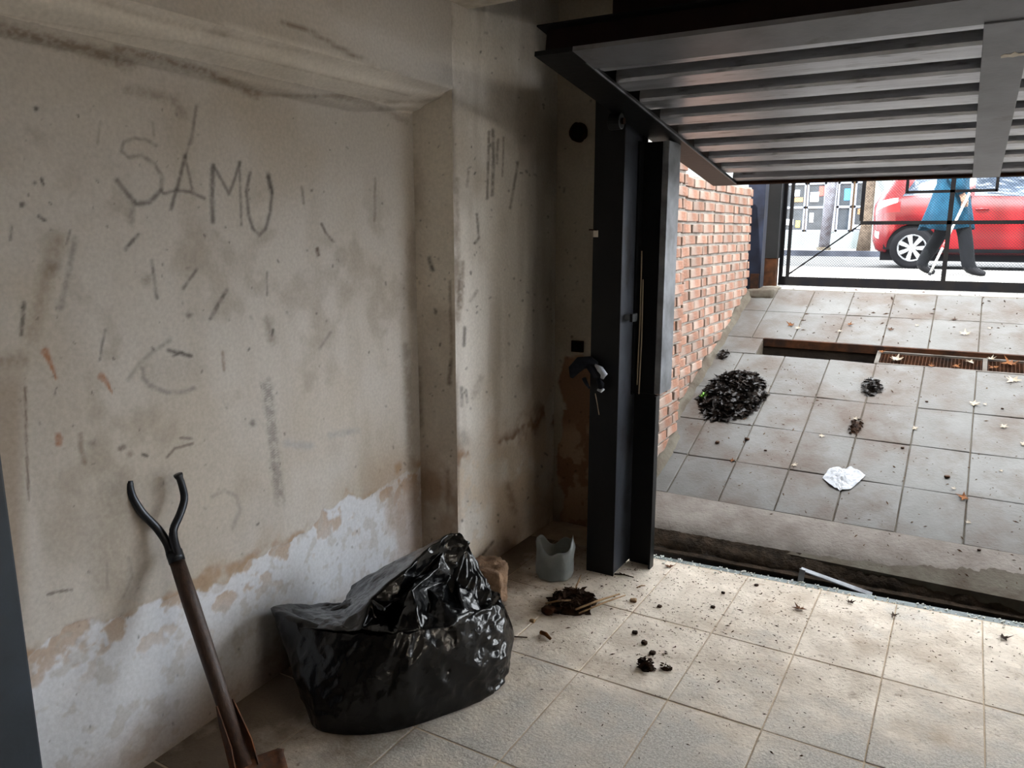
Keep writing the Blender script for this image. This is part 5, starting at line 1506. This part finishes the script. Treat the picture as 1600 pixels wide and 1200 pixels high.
# ------------------------------------------------------------------ person with a cane
def person():
    YP_, ZP = 9.72, 1.032
    root = thing('person', 'person in long blue coat and dark trousers walking with a cane', 'person', (-.22, YP_, ZP))
    X0 = -.24
    J = {'pelvis': (0, 0, .88), 'chest': (.02, 0, 1.22), 'neck': (.04, 0, 1.39), 'head0': (.055, 0, 1.47), 'head1': (.065, 0, 1.60),
         'hipF': (.03, -.08, .84), 'kneeF': (.16, -.09, .47), 'ankF': (.235, -.09, .085), 'ballF': (.33, -.10, .045), 'toeF': (.40, -.10, .035),
         'hipB': (-.03, .08, .84), 'kneeB': (-.06, .09, .46), 'ankB': (-.24, .09, .10), 'ballB': (-.15, .09, .045), 'toeB': (-.08, .09, .03),
         'shR': (.03, -.17, 1.33), 'elR': (.00, -.23, 1.06), 'wrR': (.10, -.22, .86), 'hdR': (.13, -.22, .80),
         'shL': (.01, .17, 1.33), 'elL': (-.06, .22, 1.07), 'wrL': (.04, .22, .87), 'hdL': (.08, .22, .80)}
    R = {'pelvis': .135, 'chest': .15, 'neck': .055, 'head0': .075, 'head1': .085, 'hipF': .095, 'kneeF': .075, 'ankF': .075, 'ballF': .04, 'toeF': .028, 'hipB': .095, 'kneeB': .075, 'ankB': .072, 'ballB': .04, 'toeB': .028,
         'shR': .065, 'elR': .048, 'wrR': .032, 'hdR': .034, 'shL': .065, 'elL': .048, 'wrL': .032, 'hdL': .034}
    E_ = [('pelvis', 'chest'), ('chest', 'neck'), ('neck', 'head0'), ('head0', 'head1'), ('pelvis', 'hipF'), ('hipF', 'kneeF'), ('kneeF', 'ankF'), ('ankF', 'ballF'), ('ballF', 'toeF'), ('pelvis', 'hipB'), ('hipB', 'kneeB'), ('kneeB', 'ankB'), ('ankB', 'ballB'), ('ballB', 'toeB'),
          ('chest', 'shR'), ('shR', 'elR'), ('elR', 'wrR'), ('wrR', 'hdR'), ('chest', 'shL'), ('shL', 'elL'), ('elL', 'wrL'), ('wrL', 'hdL')]
    for sfx, s in (('R', -1), ('L', 1)):
        h = Vector(J['hd' + sfx])
        for q in range(4):
            a = 'f%s%d' % (sfx, q); b_ = a + 't'
            J[a] = tuple(h + Vector((-.02 + .016 * q, -.012 * s, -.045))); J[b_] = tuple(h + Vector((-.026 + .016 * q, .016 * s * -1, -.072 - .006 * (1.5 - abs(q - 1.5)))))
            R[a] = .010; R[b_] = .008; E_ += [('hd' + sfx, a), (a, b_)]
        J['t' + sfx] = tuple(h + Vector((.036, -.012 * s, -.022))); R['t' + sfx] = .010; E_.append(('hd' + sfx, 't' + sfx))
    names = list(J); idx = {n: i for i, n in enumerate(names)}
    me = bpy.data.meshes.new('body'); me.from_pydata([(X0 + J[n][0], YP_ + J[n][1], ZP + J[n][2]) for n in names], [(idx[a], idx[b_]) for a, b_ in E_], [])
    o = bpy.data.objects.new('body', me); COL.objects.link(o)
    md = o.modifiers.new('skin', 'SKIN'); md.use_smooth_shade = True
    for i, n in enumerate(names):
        sv = me.skin_vertices[0].data[i]; sv.radius = (R[n], R[n]); sv.use_root = (n == 'pelvis')
    ss_ = o.modifiers.new('sub', 'SUBSURF'); ss_.levels = 2; ss_.render_levels = 2
    dg = bpy.context.evaluated_depsgraph_get(); nm = bpy.data.meshes.new_from_object(o.evaluated_get(dg))
    o.modifiers.clear(); o.data = nm
    for mm in ('trousers', 'shoe', 'skin', 'coat'): nm.materials.append(MATS[mm])
    for p in nm.polygons:
        c_ = p.center; z = c_.z - ZP
        p.material_index = 1 if z < .095 else (0 if z < .90 and abs(c_.y - YP_) < .17 else (2 if (z > 1.36 and abs(c_.y - YP_) < .1) or (z < .87 and abs(c_.y - YP_) >= .17) else 3))
        p.use_smooth = True
    lo_z = min(v.co.z for v in nm.vertices)
    for v in nm.vertices: v.co.z += ZP + .001 - lo_z if v.co.z - ZP < .3 else (ZP + .001 - lo_z) * 1.0
    adopt(o, root)
    # face
    hc = Vector((X0 + .066, YP_, ZP + 1.545))
    for s in (-1, 1):
        MB().tube([hc + Vector((.072, s * .03, .01)), hc + Vector((.085, s * .03, .01))], .011, 8).build('eye', 'shoe', root)
        rough_box('ear', hc + Vector((-.02, s * .085 - .01, -.03)), hc + Vector((.015, s * .085 + .01, .03)), 'skin', 3, .002, 20, 1, root, round_=.8)
    MB().add([hc + Vector(p_) for p_ in ((.08, -.014, -.02), (.08, .014, -.02), (.108, 0, -.018), (.082, 0, .018))], [(0, 1, 2), (0, 2, 3), (2, 1, 3)]).build('nose', 'skin', root)
    MB().tube([hc + Vector((.078, -.022, -.05)), hc + Vector((.086, 0, -.05)), hc + Vector((.078, .022, -.05))], .005, 6).build('mouth', 'lamp_red', root)
    rough_box('hair', hc + Vector((-.11, -.105, -.06)), hc + Vector((.06, .105, .12)), 'hair', 8, .01, 20, 2, root, round_=.85)
    # coat: flared loft from shoulders to below the knee, with sleeves
    lv = [(1.37, .07, .085), (1.345, .11, .17), (1.28, .14, .205), (1.15, .15, .205), (.98, .155, .20), (.82, .185, .21), (.66, .225, .22), (.50, .262, .23)]
    n = 48; vs = []
    for j, (z, rx, ry) in enumerate(lv):
        q = j / (len(lv) - 1)
        for k_ in range(n):
            a = 2 * math.pi * k_ / n; fold = 1 + .06 * q * q * math.sin(a * 9 + 1.3) + .03 * q * math.sin(a * 5)
            cx = .02 - .045 * q + (.03 if math.cos(a) > 0 else 0) * q * 0
            vs.append((X0 + cx + rx * fold * math.cos(a), YP_ + ry * fold * math.sin(a), ZP + z - (.02 * math.sin(a * 3) * q)))
    coat = MB().add(vs, [(a * n + k_, a * n + (k_ + 1) % n, (a + 1) * n + (k_ + 1) % n, (a + 1) * n + k_) for a in range(len(lv) - 1) for k_ in range(n)]).build('coat', 'coat', root, smooth=True)
    so = coat.modifiers.new('thickness', 'SOLIDIFY'); so.thickness = .008
    for sfx in 'RL':
        P = [Vector((X0, YP_, ZP)) + Vector(J[k_ + sfx]) for k_ in ('sh', 'el', 'wr')]
        MB().tube([P[0] + Vector((0, 0, .02)), P[0].lerp(P[1], .5), P[1], P[1].lerp(P[2], .5), P[2]], [.085, .075, .066, .058, .052], 16).build('sleeve', 'coat', coat, smooth=True)
        h = Vector((X0, YP_, ZP)) + Vector(J['hd' + sfx])
    # the cane in the near hand
    hd = Vector((X0 + .135, YP_ - .235, ZP + .775)); tip = Vector((X0 - .125, YP_ - .245, ZP + .008))
    d = (tip - hd).normalized()
    cn = thing('walking_cane', 'white walking cane with red band held by the person', 'cane', tip)
    MB().tube([hd - d * .10, hd + d * .42], .013, 10).build('cane_shaft', 'cane', cn, smooth=True)
    MB().tube([hd + d * .42, hd + d * .50], .0132, 10).build('cane_band', 'cane_tip', cn, smooth=True)
    MB().tube([hd + d * .50, tip - d * .02], .0125, 10).build('cane_shaft', 'cane', cn, smooth=True)
    MB().tube([tip - d * .03, tip], .015, 10).build('cane_ferrule', 'shoe', cn, smooth=True)
    MB().tube([hd - d * .10, hd - d * .13 + Vector((.02, 0, 0)), hd - d * .13 + Vector((.07, 0, -.01))], .014, 10).build('cane_grip', 'shoe', cn, smooth=True)


person()

# ------------------------------------------------------------------ across the street: shop front, pole, tree
def shop():
    YS = 22.6
    s = thing('shop_building', 'pale shop front with glazed windows across the street', 'building', (-3, YS, 1.05))
    w = MB()
    w.box((-14, YS, 1.05), (-4.62, YS + .3, 5.5)); w.box((-2.32, YS, 1.05), (12, YS + .3, 5.5)); w.box((-4.62, YS, 3.3), (-2.32, YS + .3, 5.5)); w.box((-4.62, YS, 1.05), (-2.32, YS + .3, 1.50))
    w.build('front_wall', 'shop_wall', s)
    MB().box((-4.62, YS + 1.6, 1.05), (-2.32, YS + 1.7, 3.3)).build('back_wall', 'goods_brown', s)
    for xa, xb, nm in ((-4.55, -4.03, 'shop_window'), (-4.0, -3.52, 'shop_window'), (-3.22, -2.86, 'shop_door'), (-2.80, -2.36, 'shop_window')):
        f = MB(); t_ = .045
        f.box((xa, YS + .02, 1.5), (xa + t_, YS + .1, 3.3)); f.box((xb - t_, YS + .02, 1.5), (xb, YS + .1, 3.3)); f.box((xa, YS + .02, 2.12), (xb, YS + .1, 2.18)); f.box((xa, YS + .02, 1.5), (xb, YS + .1, 1.55)); f.box((xa, YS + .02, 2.75), (xb, YS + .1, 2.8))
        fo_ = f.build(nm, 'shop_frame', s)
        MB().box((xa + t_, YS + .05, 1.55), (xb - t_, YS + .06, 2.12)).build('pane', 'shop_glass', fo_); MB().box((xa + t_, YS + .05, 2.18), (xb - t_, YS + .06, 3.3)).build('pane', 'shop_glass', fo_)
    MB().box((-3.5, YS - .02, 1.5), (-3.24, YS + .1, 3.3)).build('door_pillar', 'shop_frame', s)
    r = random.Random(8)
    names = ['goods_blue', 'goods_red', 'goods_yellow', 'goods_white', 'goods_brown']
    # notices and goods stuck in the window, just proud of the panes
    for (xa, za, xb, zb, m) in ((-4.5, 1.68, -4.32, 1.84, 'goods_white'), (-4.25, 1.62, -4.14, 1.80, 'goods_yellow'), (-3.06, 2.32, -2.92, 2.62, 'goods_blue'), (-2.76, 1.58, -2.5, 1.68, 'goods_white'), (-3.7, 2.45, -3.58, 2.7, 'goods_red'), (-4.4, 2.45, -4.2, 2.62, 'goods_white'), (-3.9, 1.75, -3.8, 2.0, 'goods_white'), (-2.7, 1.95, -2.5, 2.1, 'goods_brown'), (-4.42, 2.3, -4.1, 2.42, 'goods_brown'), (-3.92, 2.3, -3.7, 2.55, 'goods_white')):
        MB().box((xa, YS + .03, za), (xb, YS + .048, zb)).build('window_notice', m, s)
    MB().box((-5.4, YS - .06, 1.05), (-4.7, YS, 3.6)).build('roller_shutter', 'shop_frame', s)
    for i in range(14):
        MB().box((-5.38 + i * .05, YS - .075, 1.1), (-5.355 + i * .05, YS - .06, 3.5)).build('shutter_rib', 'curb_stone', s)


shop()
lp = at(1287, 385, y=20.6); lt = at(1300, 285, y=20.6); d = (lt - lp)
base = Vector((lp.x, lp.y, 1.045))
lo = thing('leaning_pole', 'leaning grey utility pole on the far pavement', 'pole', base)
MB().tube([base, base + d * 1.0, base + d * 3.2], [.13, .115, .10], 14).build('pole_shaft', 'pole_paint', lo, smooth=True)
MB().tube([base, base + Vector((0, 0, .08))], .17, 14).build('pole_footing', 'concrete', lo)
mat('foliage', (96, 92, 40), (70, 80, 34), 3, 0.8, rnd=0.2)


def crown(t, c, rx, ry, rz, n, seed):
    r = random.Random(seed); b = MB()
    for _ in range(n):
        while True:
            q = Vector((r.uniform(-1, 1), r.uniform(-1, 1), r.uniform(-1, 1)))
            if .35 < q.length < 1: break
        p = Vector(c) + Vector((q.x * rx, q.y * ry, q.z * rz)); s_ = r.uniform(.14, .26)
        M_ = Matrix.Rotation(r.uniform(0, 6.28), 3, 'Z') @ Matrix.Rotation(r.gauss(0, .6), 3, 'X')
        b.add([p + M_ @ (Vector(k_) * s_) for k_ in ((-1, 0, 0), (-.2, -.8, .1), (1, -.2, 0), (.3, .8, .1))], [(0, 1, 2, 3)])
    tag(b.build('foliage', 'foliage', t), kind='stuff')


for i_, (x_, y_, lb_) in enumerate([(-4.9, 11.0, 'unseen leafy tree added for shade on the near kerb, left of the gate'), (2.6, 11.2, 'unseen leafy tree added for shade on the near kerb, right of the gate'), (10.1, 11.0, 'unseen leafy tree added for shade farther along the near kerb to the right')]):  # trees out of view, added to cut the sky light outdoors
    t_ = thing('added_shade_tree', lb_, 'tree', (x_, y_, 1.015), 'unseen trees added to shade the street')
    MB().tube([(x_, y_, 1.016), (x_ + .05, y_, 2.5), (x_, y_ - .1, 5.5)], [.24, .19, .13], 14).build('trunk', 'trunk', t_, smooth=True)
    for k_ in range(6):
        e_ = Vector((math.cos(k_ * 1.05), math.sin(k_ * 1.05), .8)).normalized()
        MB().tube([(x_, y_, 3.8 + .2 * k_), Vector((x_, y_, 3.8 + .2 * k_)) + e_ * 2.6], [.08, .02], 8).build('branch', 'trunk', t_)
    crown(t_, (x_, y_ - .3, 7.2), 3.55, 4.6, 2.9, 1350, 50 + i_)
tp = at(1349, 388, y=20.4); tb = Vector((tp.x, tp.y, 1.045))
tr_ = thing('street_tree', 'brown tree trunk on the far pavement beside the red car', 'tree', tb)
MB().tube([tb, tb + Vector((.02, 0, .6)), tb + Vector((0, 0, 2.2)), tb + Vector((.1, 0, 4.5))], [.16, .125, .11, .08], 14).build('trunk', 'trunk', tr_, smooth=True)
for a in range(5):
    e = Vector((math.cos(a * 1.3), math.sin(a * 1.3), 1.1)).normalized()
    MB().tube([tb + Vector((.08, 0, 3.6 + a * .15)), tb + Vector((.08, 0, 3.6 + a * .15)) + e * 1.6], [.06, .02], 8).build('branch', 'trunk', tr_)

# fill lamp added on the unseen right wall to brighten the shaded interior
tl = thing('fill_lamp', 'added fill lamp, a glowing tube on the unseen right wall of the garage', 'lamp', (3.15, 0.7, 2.1))
MB().box((3.14, 0.0, 2.06), (3.198, 1.4, 2.14)).build('fill_lamp_housing', 'pale_paint', tl)
mat('fill_glow', (255, 246, 232), rough=0.5)
_b = MATS['fill_glow'].node_tree.nodes['Principled BSDF']; _b.inputs['Emission Color'].default_value = lin((255, 247, 236)); _b.inputs['Emission Strength'].default_value = 5.5
MB().tube([(3.115, 0.02, 2.1), (3.115, 1.38, 2.1)], 0.016, 12).build('fill_lamp_tube', 'fill_glow', tl, smooth=True)
